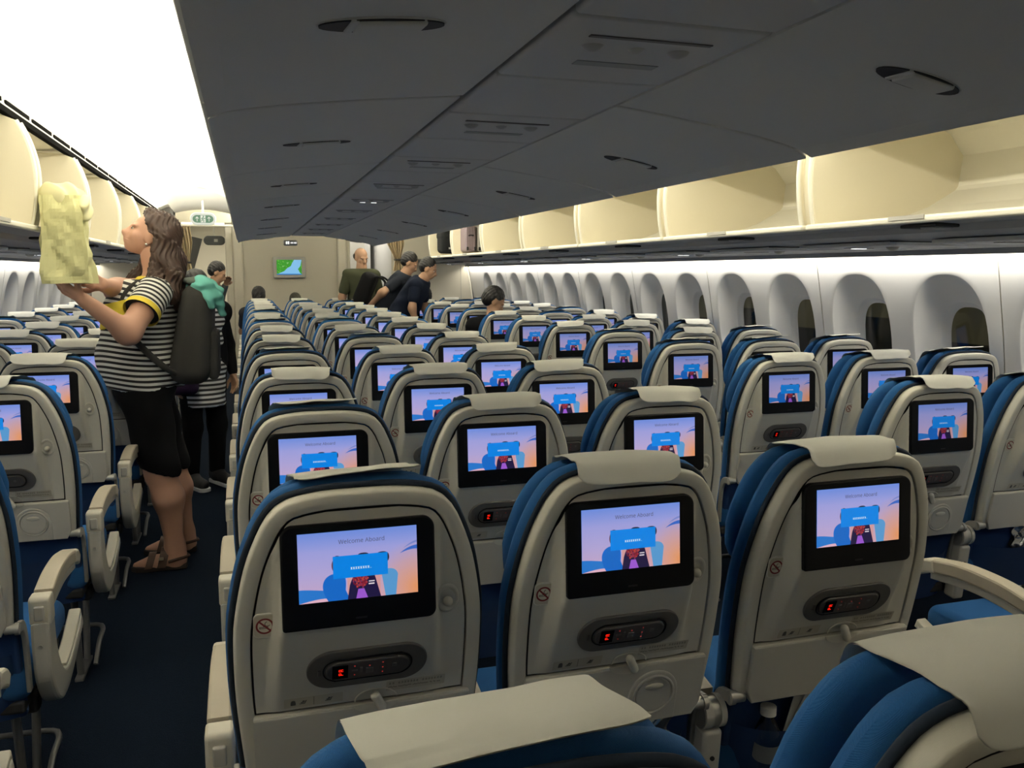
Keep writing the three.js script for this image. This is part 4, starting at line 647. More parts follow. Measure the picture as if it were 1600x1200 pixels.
  const slv = (a, b, len, ra) => { const d = norm3(add3(b, a, -1)), e = add3(a, d, len), g = (x, y, z) => { const t = (x - a[0]) * d[0] + (y - a[1]) * d[1] + (z - a[2]) * d[2]; return Math.max(cone(add3(a, d, -0.02), e, ra, ra * 1.02)(x, y, z), t - len + 0.004, -t - 0.03); };
    const bb2 = bounds([a, e], ra + 0.03); const m = mesh('sleeve', setUV(surfaceNets(g, ...bb2, 0.0085), (x, y, z) => [x * 4, ((x - a[0]) * d[0] + (y - a[1]) * d[1] + (z - a[2]) * d[2]) / 0.0245]), stripeM, o);
    const cuff = new THREE.CylinderGeometry(ra * 1.05, ra * 1.05, 0.028, 28, 1, true); cuff.applyQuaternion(new THREE.Quaternion().setFromUnitVectors(V(0, 1, 0), V(...d))); const cm = mesh('cuff', cuff, std(0.75, 0.58, 0.06, 0.9), m, 'yellow sleeve cuff'); cm.position.set(...add3(a, d, len - 0.006)); };
  slv(J.shL, J.elL, 0.135, 0.078); slv(J.shR, J.elR, 0.12, 0.074);
  const yel = std(0.72, 0.56, 0.05, 0.9);
  const chestF = (x, y, z) => Math.max(trunkF(x, y, z) - 0.014, Math.abs(y - 1.300 - x * 0.25) - 0.058, x + 0.06, -(z + 0.02));
  mesh('chest_panel', surfaceNets(chestF, mn, mx, 0.009), yel, o, 'plain yellow panel on the shirt front');
  const collarF = (x, y, z) => Math.max(union([ell(add3(J.nb, [-0.03, -0.03, 0]), [0.085, 0.05, 0.09]), ...[]], 0.01)(x, y, z), trunkF(x, y, z) - 0.018, y - 1.44);
  mesh('collar', surfaceNets(collarF, ...bb(J.nb, 0.15), 0.008), yel, o, 'yellow collar');
  // black knee-length shorts
  const sh = union([ell(add3(J.pel, [0, -0.02, 0]), [0.142, 0.13, 0.17]), cone(J.hipL, J.kneeL, 0.112, 0.092), cone(J.hipR, J.kneeR, 0.112, 0.092)], 0.05), sf = (x, y, z) => Math.max(sh(x, y, z) + 0.004 * Math.sin(y * 30 + x * 18), 0.475 - y - (x + 0.0) * 0.35 + 0.03, y - 0.99);
  mesh('shorts', surfaceNets(sf, mn, mx, 0.012), matte(0.006, 0.006, 0.007), o);
  // hair: crown, and long wavy locks down to the chest on both sides
  const P = Hd.P, locks = [ell(P(-0.036, 0.040, 0), [0.102, 0.098, 0.090], Hd.fr), cone(P(0.035, 0.115, 0), P(-0.07, 0.06, 0), 0.02, 0.06)];
  const lk = (pts, r0, r1) => { for (let i = 0; i < pts.length - 1; i++) locks.push(cone(pts[i], pts[i + 1], mix(r0, r1, i / (pts.length - 1)), mix(r0, r1, (i + 1) / (pts.length - 1)))); };
  const A = a => rel(a);
  lk([P(-0.06, 0.03, 0.05), A([-0.345, 1.53, -4.39]), A([-0.325, 1.44, -4.35]), A([-0.335, 1.34, -4.32])], 0.055, 0.036);
  lk([P(-0.075, 0.02, 0.01), A([-0.325, 1.52, -4.44]), A([-0.315, 1.40, -4.42]), A([-0.32, 1.31, -4.39])], 0.06, 0.036);
  lk([P(-0.05, 0.0, 0.07), A([-0.385, 1.50, -4.365]), A([-0.40, 1.44, -4.345]), A([-0.435, 1.385, -4.335]), A([-0.465, 1.335, -4.325]), A([-0.475, 1.30, -4.33])], 0.042, 0.026);
  lk([P(-0.06, -0.02, 0.06), A([-0.36, 1.47, -4.36]), A([-0.39, 1.41, -4.33]), A([-0.42, 1.35, -4.32])], 0.036, 0.022);
  lk([P(-0.04, 0.0, -0.075), A([-0.44, 1.50, -4.535]), A([-0.49, 1.44, -4.545]), A([-0.55, 1.385, -4.54]), A([-0.60, 1.335, -4.53]), A([-0.615, 1.30, -4.50])], 0.046, 0.032);
  lk([P(-0.07, 0.0, -0.05), A([-0.35, 1.50, -4.51]), A([-0.34, 1.42, -4.53]), A([-0.36, 1.36, -4.55])], 0.045, 0.026);
  const hu = union(locks, 0.02), face = union([ell(P(0.055, -0.01, 0), [0.075, 0.092, 0.088], Hd.fr), ell(P(0.0, -0.03, 0.085), [0.035, 0.042, 0.03], Hd.fr)], 0.01);
  const hf = (x, y, z) => Math.max(hu(x, y, z) + 0.0045 * Math.sin(x * 210 + 2.6 * Math.sin(y * 46)) * Math.sin(z * 200 + 2.8 * Math.sin(y * 40 + 1)) + 0.003 * Math.sin(y * 60 + x * 50 + z * 34), -face(x, y, z));
  mesh('hair', surfaceNets(hf, A([-0.68, 1.24, -4.62]), A([-0.25, 1.78, -4.24]), 0.0058), hairBrown, o, 'long wavy brown hair');
  // sandals with two straps each
  const leather = std(0.075, 0.040, 0.026, 0.6), sole = std(0.02, 0.014, 0.012, 0.8);
  for (const an of [J.ankL, J.ankR]) {
    const sa = new THREE.Group(); sa.name = 'sandal'; o.add(sa); sa.position.set(an[0], 0, an[2]);
    const s = new THREE.Shape(); [[0.055, 0.0], [0.05, 0.03], [0.01, 0.036], [-0.06, 0.034], [-0.12, 0.046], [-0.18, 0.034], [-0.205, 0.008], [-0.19, -0.028], [-0.14, -0.042], [-0.06, -0.032], [0.02, -0.034], [0.05, -0.024]].forEach((p, i) => i ? s.lineTo(...p) : s.moveTo(...p)); s.closePath();
    mesh('sole', extr(s, 0.026, 0.005).rotateX(Math.PI / 2).translate(0, 0.028, 0), sole, sa);
    for (const [x, h, w] of [[-0.062, 0.112, 0.040], [-0.122, 0.090, 0.034]]) mesh('strap', grid(12, 2, (u, v) => { const a = mix(-0.15, Math.PI + 0.15, u); return [x + (v - 0.5) * w + 0.02 * Math.sin(a), 0.022 + (h - 0.022) * Math.max(0, Math.sin(a)) + 0.002, Math.cos(a) * 0.054]; }), leather, sa);
    mesh('heel_strap', tube([[-0.03, 0.05, 0.05], [0.02, 0.062, 0.048], [0.062, 0.06, 0], [0.02, 0.062, -0.048], [-0.03, 0.05, -0.05]], 0.008, 20, 6), leather, sa);
    mesh('buckle', box(0.022, 0.014, 0.004, -0.062, 0.070, 0.053, 0.001), std(0.5, 0.42, 0.3, 0.35, { metalness: 0.6 }), sa);
  }
  // backpack on her back with the straps over the shoulders
  const bp = thing('backpack', 'dark grey backpack worn by the woman in the striped shirt', 'backpack', [-0.245, 0.905, -4.43]);
  const bpG = new RoundedBoxGeometry(0.185, 0.48, 0.32, 6, 0.075); { const p = bpG.attributes.position; for (let i = 0; i < p.count; i++) { const y = p.getY(i), x = p.getX(i), z = p.getZ(i); const t = (y + 0.24) / 0.48; p.setX(i, x * (1.1 - 0.35 * t) + 0.02 * Math.sin(y * 9) + 0.006 * Math.sin(z * 30 + y * 20)); p.setZ(i, z * (1.05 - 0.15 * t)); } bpG.computeVertexNormals(); }
  const bpM = std(0.035, 0.034, 0.030, 0.85, { bumpMap: weaveT, bumpScale: 0.001 });
  mesh('bag_body', bpG.translate(0.0, 0.26, 0), bpM, bp);
  mesh('front_pocket', new RoundedBoxGeometry(0.05, 0.24, 0.25, 4, 0.024).translate(0.082, 0.16, 0), bpM, bp);
  mesh('zip', tube([[0.106, 0.06, 0.10], [0.108, 0.25, 0.10], [0.108, 0.27, 0], [0.108, 0.25, -0.10], [0.106, 0.06, -0.10]], 0.004, 30, 5), M.rubber, bp);
  mesh('grab_loop', tube([[-0.03, 0.49, 0.03], [-0.03, 0.53, 0.015], [-0.03, 0.53, -0.015], [-0.03, 0.49, -0.03]], 0.007, 14, 6), M.rubber, bp);
  for (const z of [0.11, -0.12]) mesh('shoulder_strap', tube([[-0.06, 0.46, z], [-0.14, 0.515, z], [-0.24, 0.50, z + 0.01 * Math.sign(z)], [-0.30, 0.42, z + 0.02 * Math.sign(z)], [-0.27, 0.27, z + 0.06 * Math.sign(z)], [-0.14, 0.12, z + 0.055 * Math.sign(z)], [-0.05, 0.06, z]], 0.016, 36, 6).scale(1, 1, 1), bpM, bp);
  // teal jacket bundled on top of the backpack
  const jk = thing('jacket', 'teal jacket bundled on top of the grey backpack', 'jacket', [-0.20, 1.355, -4.39]); jk.scale.setScalar(0.66);
  const jf = (x, y, z) => union([ell([0.0, 0.05, 0.02], [0.10, 0.075, 0.12]), ell([0.075, -0.01, 0.05], [0.075, 0.085, 0.09]), cone([0.09, -0.02, 0.08], [0.125, -0.14, 0.07], 0.05, 0.022), cone([0.03, 0.05, 0.1], [0.06, -0.06, 0.135], 0.045, 0.03)], 0.04)(x, y, z) + 0.010 * Math.sin(x * 45 + y * 30 + 2 * Math.sin(z * 28)) + 0.006 * Math.sin(y * 70 + z * 40);
  mesh('cloth', surfaceNets(jf, [-0.14, -0.2, -0.18], [0.2, 0.17, 0.22], 0.007), std(0.13, 0.42, 0.36, 0.9), jk);
  mesh('hood', surfaceNets((x, y, z) => ell([-0.05, 0.09, 0.0], [0.085, 0.035, 0.10])(x, y, z) + 0.006 * Math.sin(x * 60 + z * 44), [-0.17, 0.02, -0.14], [0.07, 0.16, 0.14], 0.008), std(0.11, 0.13, 0.11, 0.9), jk, 'grey green lining');
  // parcel in her hands
  const pc = thing('parcel', 'tall crumpled yellow-green paper parcel held up by the woman', 'parcel', [-0.695, 1.412, -3.95]); pc.scale.set(0.80, 0.88, 0.80);
  const pg = new THREE.BoxGeometry(0.215, 0.40, 0.20, 14, 26, 14); { const p = pg.attributes.position; for (let i = 0; i < p.count; i++) { let x = p.getX(i), y = p.getY(i), z = p.getZ(i); const t = (y + 0.2) / 0.4, n = vnoise(x * 18 + 5, y * 16, z * 18) - 0.5, r = 0.034 * n + 0.012 * (vnoise(x * 40, y * 34, z * 40) - 0.5); const l = Math.hypot(x, z) || 1; x *= 1 - 0.12 * t; x += x / l * r - 0.018 * t; z += z / l * r; y += 0.012 * (vnoise(x * 12, 3, z * 12) - 0.5); p.setXYZ(i, x, y + 0.2, z); } }
  const pgc = pg.toNonIndexed(); pgc.computeVertexNormals();
  const paper = std(0.62, 0.60, 0.30, 0.7);
  mesh('wrapper', pgc, paper, pc);
  mesh('folded_top', surfaceNets((x, y, z) => Math.max(ell([-0.02, 0.405, 0], [0.105, 0.055, 0.10])(x, y, z) + 0.009 * Math.sin(x * 60 + 3 * Math.sin(z * 40)) + 0.007 * Math.sin(z * 75 + y * 30), -1), [-0.16, 0.33, -0.13], [0.12, 0.48, 0.13], 0.007), std(0.74, 0.70, 0.40, 0.7), pc);
  mesh('loose_flap', surfaceNets((x, y, z) => ell([0.095, 0.345, 0.03], [0.03, 0.06, 0.07])(x, y, z) + 0.007 * Math.sin(y * 70 + z * 50), [0.04, 0.26, -0.07], [0.15, 0.43, 0.13], 0.007), std(0.74, 0.70, 0.40, 0.7), pc);
}
// ---- other passengers: generic figure, facing +z before it is turned
function figure(o, q) {
  const { h = 1.72, bend = 0, headDir = [0, 0, 1], skin = skinTan, hair = hairBlack, top, pants, sleeve = 0.5, wrL, wrR, elL, elR, bald = false, seated = false, tunic = 0, drop = 0 } = q, s = h / 1.72;
  const hipY = seated ? 0.50 - drop : 0.93 * s, S = Math.sin(bend), C = Math.cos(bend), sp = (t, x = 0, f = 0) => [x * s, hipY + t * s * C - f * s * S, t * s * S + f * s * C];
  const J = { pel: sp(0), bel: sp(0.17), che: sp(0.38), nb: sp(0.53), nt: sp(0.60, 0, 0.015), shL: sp(0.48, 0.175), shR: sp(0.48, -0.175) };
  if (seated) { J.elL = elL || [0.21, J.shL[1] - 0.25, 0.06]; J.elR = elR || [-0.21, J.shR[1] - 0.25, 0.06]; J.wrL = wrL || [0.10, 0.66, 0.26]; J.wrR = wrR || [-0.10, 0.66, 0.26]; }
  J.elL = J.elL || elL || [0.25 * s, J.shL[1] - 0.27 * s, J.shL[2] - 0.02]; J.elR = J.elR || elR || [-0.25 * s, J.shR[1] - 0.27 * s, J.shR[2] - 0.02];
  J.wrL = J.wrL || wrL || [0.25 * s, J.elL[1] - 0.24 * s, J.elL[2] + 0.06]; J.wrR = J.wrR || wrR || [-0.25 * s, J.elR[1] - 0.24 * s, J.elR[2] + 0.06];
  const kneeZ = seated ? 0.42 : 0.02, kneeY = seated ? 0.52 : 0.50 * s, ankZ = seated ? 0.40 : -0.02;
  for (const [k, x] of [['L', 0.095], ['R', -0.095]]) { J['hip' + k] = [x * s, hipY - (seated ? 0 : 0.03), 0]; J['kn' + k] = [x * 1.1 * s, kneeY, kneeZ]; J['an' + k] = [x * 1.15 * s, 0.10, ankZ]; }
  const hc = add3(J.nt, norm3(sp(0.7).map((v, i) => v - J.nt[i])), 0.095 * s), Hd = headFields(hc, headDir, [-headDir[0] * headDir[1] * 0.5, 1, -headDir[2] * headDir[1] * 0.5], s);
  const neck = [cone(J.nb, J.nt, 0.058 * s, 0.052 * s), cone(J.nt, hc, 0.052 * s, 0.048 * s)], arms = [cone(J.shL, J.elL, 0.050 * s, 0.042 * s), cone(J.elL, J.wrL, 0.041 * s, 0.027 * s), cone(J.shR, J.elR, 0.050 * s, 0.042 * s), cone(J.elR, J.wrR, 0.041 * s, 0.027 * s)];
  const torsoF = [[J.pel, [0.155, 0.12, 0.115]], [J.bel, [0.150, 0.16, 0.115]], [J.che, [0.175, 0.17, 0.12]]].map(([c, r]) => ell(c, r.map(v => v * s), [[1, 0, 0], [0, C, S], [0, -S, C]])).concat([cone(J.shL, J.shR, 0.064 * s, 0.064 * s), cone(J.nb, J.che, 0.06 * s, 0.11 * s)]);
  const legF = seated ? [cone(J.hipL, J.knL, 0.085, 0.062), cone(J.hipR, J.knR, 0.085, 0.062), cone(J.knL, J.anL, 0.058, 0.04), cone(J.knR, J.anR, 0.058, 0.04)] : [cone(J.hipL, J.knL, 0.088 * s, 0.060 * s), cone(J.knL, J.anL, 0.058 * s, 0.040 * s), cone(J.hipR, J.knR, 0.088 * s, 0.060 * s), cone(J.knR, J.anR, 0.058 * s, 0.040 * s)];
  const pts = Object.values(J).concat([[0, 0.0, 0.15]]), [mn, mx] = bounds(pts, 0.13);
  const handL = handFields(J.wrL, add3(J.wrL, J.elL, -1), [-1, 0, 0.3], 1, 0.3, s), handR = handFields(J.wrR, add3(J.wrR, J.elR, -1), [1, 0, 0.3], -1, 0.3, s);
  const bb = (c, r) => [c.map(v => v - r), c.map(v => v + r)];
  const bodyF = union([...torsoF.map(f => (x, y, z) => f(x, y, z) + 0.02), ...arms, ...neck, ...legF], 0.05);
  const parts = [surfaceNets(bodyF, mn, mx, 0.016), surfaceNets(union([...Hd.L, ...neck], 0.022), ...bb(Hd.P(0, -0.03, 0), 0.16 * s), 0.0062)];
  for (const [w, e, L, a] of [[J.wrL, J.elL, handL, arms[1]], [J.wrR, J.elR, handR, arms[3]]]) parts.push(surfaceNets(union([...L, a], 0.008), ...bb(add3(w, norm3(add3(w, e, -1)), 0.08), 0.13), 0.0062));
  mesh('body', merge(parts), skin, o); faceParts(o, Hd, hair, s);
  const P = Hd.P, hl = bald ? [ell(P(-0.035, 0.0, 0), [0.083 * s, 0.055 * s, 0.084 * s], Hd.fr)] : [ell(P(-0.028, 0.042, 0), [0.096 * s, 0.088 * s, 0.083 * s], Hd.fr), ell(P(-0.05, 0.0, 0), [0.070 * s, 0.075 * s, 0.080 * s], Hd.fr)];
  const cut = ell(P(0.062, -0.02, 0), [0.080 * s, 0.080 * s, 0.09 * s], Hd.fr);
  mesh('hair', surfaceNets((x, y, z) => Math.max(union(hl, 0.02)(x, y, z) + 0.003 * Math.sin(x * 140 + y * 60) * Math.sin(z * 130 + y * 90), -cut(x, y, z)), ...bb(P(-0.02, 0.02, 0), 0.15 * s), 0.007), hair, o);
  const tT = union([...torsoF, cone(J.bel, J.pel, 0.135 * s, 0.135 * s)], 0.09), hem = tunic || hipY - 0.06;
  const dn = (y, z) => (y - hipY) * C + z * S;
  const tt = tunic ? union([tT, cone(J.pel, [0, tunic, 0], 0.15 * s, 0.17 * s)], 0.06) : tT;
  mesh('top', setUV(surfaceNets((x, y, z) => Math.max(tt(x, y, z) - 0.012 + 0.004 * Math.sin(y * 40 + x * 20), tunic ? tunic - y : -0.07 - dn(y, z), dn(y, z) - 0.56 * s), mn, mx, 0.015), (x, y, z) => [x * 4, y / 0.032]), top, o);
  const slM = q.sleeveMat || top;
  for (const [a, b, c] of [[J.shL, J.elL, J.wrL], [J.shR, J.elR, J.wrR]]) {
    const L = sleeve > 1 ? [cone(a, b, 0.066 * s, 0.056 * s), cone(b, add3(b, add3(c, b, -1), 0.9), 0.055 * s, 0.040 * s)] : [cone(a, add3(a, add3(b, a, -1), sleeve), 0.068 * s, 0.066 * s)];
    mesh('sleeve', setUV(surfaceNets(union(L, 0.02), ...bounds([a, b, c], 0.1), 0.013), (x, y, z) => [x * 4, y / 0.032]), slM, o);
  }
  const lf = seated ? legF.map(f => (x, y, z) => f(x, y, z) - 0.012) : [cone(J.hipL, J.knL, 0.102 * s, 0.075 * s), cone(J.knL, J.anL, 0.073 * s, 0.062 * s), cone(J.hipR, J.knR, 0.102 * s, 0.075 * s), cone(J.knR, J.anR, 0.073 * s, 0.062 * s)];
  mesh('trousers', surfaceNets((x, y, z) => Math.max(union([...lf, ell(J.pel, [0.155 * s, 0.11 * s, 0.12 * s])], 0.04)(x, y, z), 0.075 - y), mn, mx, 0.016), pants, o);
  for (const k of ['L', 'R']) {
    const g = new THREE.Group(); g.name = 'shoe'; o.add(g); g.position.set(J['an' + k][0], 0, J['an' + k][2]);
    mesh('upper', surfaceNets((x, y, z) => Math.max(union([cone([0, 0.06, -0.03], [0, 0.045, 0.17], 0.045, 0.036), cone([0, 0.10, -0.02], [0, 0.06, 0.02], 0.042, 0.045)], 0.03)(x, y, z), 0.02 - y), [-0.07, 0, -0.1], [0.07, 0.16, 0.24], 0.008), q.shoe || std(0.02, 0.02, 0.022, 0.7), g);
    mesh('sole', extr(roundRect(0.084, 0.29, 0.04, 0, 0.07), 0.024, 0.004).rotateX(Math.PI / 2).translate(0, 0.025, 0), q.sole || std(0.03, 0.03, 0.03, 0.8), g);
  }
  return { J, Hd };
}
const cloth = matte;
const stripe2 = std(0.95, 0.95, 0.93, 0.9, { map: noiseTex(64, (x, y, n) => y / n < 0.5 ? 0.03 : 0.82) });
{
  const a = thing('person', 'person in a long striped tunic and black cardigan behind the woman with backpack', 'person', [-0.31, 0, -6.12]); a.rotation.y = 0.5;
  figure(a, { h: 1.45, headDir: [0.3, -0.25, 0.9], top: stripe2, sleeveMat: cloth(0.008, 0.008, 0.009), sleeve: 2, tunic: 0.56, pants: cloth(0.007, 0.007, 0.008), sole: std(0.7, 0.7, 0.7, 0.7) });
  const cg = union([ell([0, 1.0, -0.02], [0.175, 0.28, 0.125]), cone([-0.15, 1.19, 0], [0.15, 1.19, 0], 0.072, 0.072), cone([0, 0.85, -0.03], [0, 0.64, -0.04], 0.165, 0.165)], 0.08);
  mesh('cardigan', surfaceNets((x, y, z) => Math.max(cg(x, y, z) - 0.012, -(Math.max(Math.abs(x) - 0.075, -z - 0.02)), 0.64 - y), [-0.3, 0.58, -0.28], [0.3, 1.42, 0.25], 0.014), cloth(0.007, 0.007, 0.008), a);
  const bag = thing('shoulder_bag', 'dark purple shoulder bag beside the person in the striped tunic', 'bag', [-0.43, 0.66, -5.93]);
  const bg = new RoundedBoxGeometry(0.22, 0.24, 0.10, 5, 0.045); mesh('bag_body', bg.translate(0, 0.12, 0), cloth(0.022, 0.012, 0.034), bag); mesh('strap', tube([[-0.08, 0.22, 0], [-0.03, 0.42, -0.03], [0.02, 0.58, -0.10], [0.06, 0.42, -0.06], [0.08, 0.22, 0]], 0.009, 30, 6), cloth(0.012, 0.008, 0.018), bag);
  const g = thing('person', 'person in a grey long-sleeved top far down the left aisle, black hair', 'person', [-0.55, 0, -10.15]); g.rotation.y = 1.3;
  figure(g, { h: 1.60, bend: 0.42, headDir: [0.2, -0.5, 0.8], top: cloth(0.10, 0.11, 0.105), sleeve: 2, pants: cloth(0.02, 0.02, 0.025), elL: [0.26, 1.16, 0.20], wrL: [0.16, 1.32, 0.30] });
}
{
  const m1 = thing('person', 'balding man in an olive green t-shirt standing in the right aisle', 'person', [1.40, 0, -10.95]); m1.rotation.y = 0.25;
  figure(m1, { h: 1.74, headDir: [0.15, -0.35, 0.92], top: cloth(0.055, 0.060, 0.034), pants: cloth(0.03, 0.03, 0.032), bald: true, sleeve: 0.7 });
  const m2 = thing('person', 'man in a dark blue t-shirt leaning over seats in the right aisle', 'person', [1.60, 0, -10.35]); m2.rotation.y = 1.25;
  figure(m2, { h: 1.74, bend: 0.45, headDir: [0.05, -0.6, 0.8], top: cloth(0.022, 0.026, 0.036), pants: cloth(0.02, 0.02, 0.024), sleeve: 0.55, elR: [-0.32, 1.22, 0.02], wrR: [-0.20, 1.03, -0.18] });
  const b2 = thing('backpack', 'black backpack worn by the man leaning over the seats', 'backpack', [1.47, 1.06, -10.36]); b2.rotation.set(0, 1.25, 0);
  mesh('bag_body', new RoundedBoxGeometry(0.30, 0.42, 0.18, 5, 0.07).rotateX(0.4).translate(0, 0.2, -0.10), cloth(0.010, 0.010, 0.011), b2); mesh('front_pocket', new RoundedBoxGeometry(0.22, 0.2, 0.05, 4, 0.02).rotateX(0.4).translate(0, 0.13, -0.20), cloth(0.012, 0.012, 0.013), b2);
  for (const x of [-0.1, 0.1]) mesh('shoulder_strap', tube([[x, 0.32, -0.02], [x * 1.2, 0.345, 0.08], [x * 1.3, 0.28, 0.16], [x * 1.5, 0.16, 0.12], [x * 1.2, 0.06, 0.0]], 0.014, 24, 6), cloth(0.010, 0.010, 0.011), b2);
  const m3 = thing('person', 'short-haired man in a navy t-shirt bending beside the right divider', 'person', [1.70, 0, -9.93]); m3.rotation.y = 1.1;
  figure(m3, { h: 1.70, bend: 0.55, headDir: [0.05, -0.45, 0.85], top: cloth(0.010, 0.014, 0.028), pants: cloth(0.02, 0.02, 0.024), sleeve: 0.6 });
  const m4 = thing('person', 'man in a black t-shirt sitting bowed over in the right block', 'person', [2.10, 0, -7.36]); m4.rotation.y = Math.PI - 0.35;
  figure(m4, { h: 1.78, seated: true, bend: 0.22, headDir: [-0.75, -0.6, 0.25], top: cloth(0.007, 0.007, 0.008), pants: cloth(0.02, 0.02, 0.024), sleeve: 0.6 });
  for (const [x, z, hh, lab, hr] of [[0.15, -11.45, 1.72, 'seated passenger with dark hair, front row of the centre block, left column', hairBlack], [0.60, -11.45, 1.54, 'seated passenger with short grey-green cap-like hair, centre block middle column', std(0.035, 0.034, 0.024, 0.8)], [2.12, -10.60, 1.72, 'seated passenger with black hair in the right block near the standing men', hairBlack]]) {
    const p = thing('person', lab, 'person', [x, 0, z]); p.rotation.y = Math.PI; figure(p, { h: hh, seated: true, drop: 0.03, bend: -0.12, headDir: [0, 0, 1], hair: hr, top: cloth(0.03, 0.03, 0.035), pants: cloth(0.02, 0.02, 0.024), sleeve: 0.6 });
  }
}
// ------------------------------------------------------------------ fittings at the bulkhead and in the aisles
{
  const mo = thing('wall_monitor', 'grey framed wall monitor showing a green and blue map on the centre bulkhead', 'monitor', [0.585, 1.527, Z_BULK + 0.04]);
  mesh('housing', extr(roundRect(0.44, 0.292, 0.02), 0.06, 0.012).translate(0, 0, -0.012), std(0.42, 0.41, 0.37, 0.5), mo);
  const mapT = canvasTex(256, 160, (c, w, h) => { c.fillStyle = '#3f9e2e'; c.fillRect(0, 0, w, h); for (let i = 0; i < 160; i++) { c.fillStyle = ['#2f8424', '#57ad3c', '#4aa334', '#6fb84a'][i % 4]; c.beginPath(); c.ellipse(hash(i, 1, 1) * w, hash(i, 2, 1) * h, 8 * hash(i, 3, 1) + 3, 5, 1, 0, 7); c.fill(); } c.fillStyle = '#86c3ee'; c.beginPath(); c.moveTo(w * 0.70, 0); c.lineTo(w, 0); c.lineTo(w * 0.95, h * 0.4); c.lineTo(w * 0.85, h * 0.62); c.lineTo(w * 0.92, h * 0.85); c.lineTo(w, h); c.lineTo(0, h); c.lineTo(w * 0.12, h * 0.88); c.lineTo(w * 0.3, h * 0.75); c.lineTo(w * 0.42, h * 0.55); c.lineTo(w * 0.56, h * 0.42); c.lineTo(w * 0.62, h * 0.2); c.fill(); c.fillStyle = '#2f7fc8'; c.fillRect(0, h * 0.93, w, h * 0.07); c.fillStyle = '#e8f2e0'; c.fillRect(w * 0.4, h * 0.2, w * 0.08, 3); c.fillRect(w * 0.22, h * 0.42, w * 0.07, 3); });
  mesh('screen', new THREE.PlaneGeometry(0.335, 0.205).translate(-0.002, 0.0, 0.049), std(0.004, 0.004, 0.004, 0.2, { emissive: new THREE.Color(1, 1, 1), emissiveMap: mapT, emissiveIntensity: 1.1 }), mo);
  const le = thing('exit_lamp', 'small clear exit lamp with lit bars under the end of the centre bins', 'light', [0.47, 1.80, -9.52]);
  mesh('housing', new RoundedBoxGeometry(0.15, 0.06, 0.05, 3, 0.02).translate(0, -0.03, 0), std(0.35, 0.35, 0.34, 0.3), le); const lb = std(0.9, 0.9, 0.9, 0.4, { emissive: new THREE.Color(1, 1, 1), emissiveIntensity: 1.6 });
  for (const [x, w, h] of [[-0.04, 0.012, 0.028], [-0.02, 0.012, 0.028], [0.015, 0.026, 0.01], [0.05, 0.026, 0.01]]) mesh('lit_bar', box(w, h, 0.004, x, -0.03, 0.026), lb, le);
  // green exit sign over the left aisle, and its twin farther on seen from behind
  const exT = canvasTex(512, 256, (c, w, h) => { c.fillStyle = '#e9efe2'; c.fillRect(0, 0, w, h); c.fillStyle = '#2f7d55'; c.beginPath(); c.ellipse(w * 0.27, h / 2, w * 0.19, h * 0.33, 0, 0, 7); c.ellipse(w * 0.73, h / 2, w * 0.19, h * 0.33, 0, 0, 7); c.fill(); c.fillRect(w * 0.25, h * 0.17, w * 0.5, h * 0.66);
    c.fillStyle = '#eef6ea'; c.fillRect(w * 0.40, h * 0.2, w * 0.2, h * 0.6); c.fillStyle = '#2f7d55'; c.beginPath(); c.arc(w * 0.515, h * 0.29, 15, 0, 7); c.fill(); c.lineWidth = 15; c.lineCap = 'round'; c.strokeStyle = '#2f7d55'; for (const L of [[[0.50, 0.38], [0.485, 0.54], [0.53, 0.62], [0.52, 0.76]], [[0.485, 0.54], [0.46, 0.66], [0.42, 0.68]], [[0.50, 0.40], [0.45, 0.45], [0.44, 0.53]], [[0.50, 0.40], [0.55, 0.48], [0.58, 0.45]]]) { c.beginPath(); L.forEach((p, i) => i ? c.lineTo(w * p[0], h * p[1]) : c.moveTo(w * p[0], h * p[1])); c.stroke(); }
    c.strokeStyle = '#eef6ea'; c.lineWidth = 13; for (const x of [0.26, 0.74]) { c.beginPath(); c.moveTo(w * x, h * 0.70); c.lineTo(w * x, h * 0.34); c.moveTo(w * (x - 0.055), h * 0.46); c.lineTo(w * x, h * 0.33); c.lineTo(w * (x + 0.055), h * 0.46); c.stroke(); } });
  const es = thing('exit_sign', 'white oval sign with green running figure and arrows over the left aisle', 'sign', [-0.452, 2.078, -10.8]);
  mesh('plate', extr(roundRect(0.29, 0.148, 0.073), 0.03, 0.008, 2, 14).translate(0, 0, -0.03), std(0.75, 0.76, 0.70, 0.4), es); mesh('sign_face', planeUV(roundRect(0.275, 0.134, 0.066)).translate(0, 0, 0.001), std(0.02, 0.02, 0.02, 0.3, { emissive: new THREE.Color(1, 1, 1), emissiveMap: exT, emissiveIntensity: 0.85 }), es); mesh('hanger', cyl(0.012, 0.012, 0.16, 10).translate(0, 0.13, -0.015), M.creamLip, es);
  const e2 = thing('exit_sign', 'second oval exit sign farther ahead, dark rear face towards camera', 'sign', [-0.40, 1.90, -12.9]);
  mesh('plate', extr(roundRect(0.29, 0.13, 0.064), 0.04, 0.01, 2, 14), std(0.05, 0.055, 0.05, 0.4), e2); mesh('hanger', cyl(0.012, 0.012, 0.4, 10).translate(0, 0.25, 0.02), M.creamLip, e2); mesh('rear_symbol', box(0.05, 0.04, 0.004, 0.02, 0, 0.042), std(0.6, 0.6, 0.55, 0.5), e2);
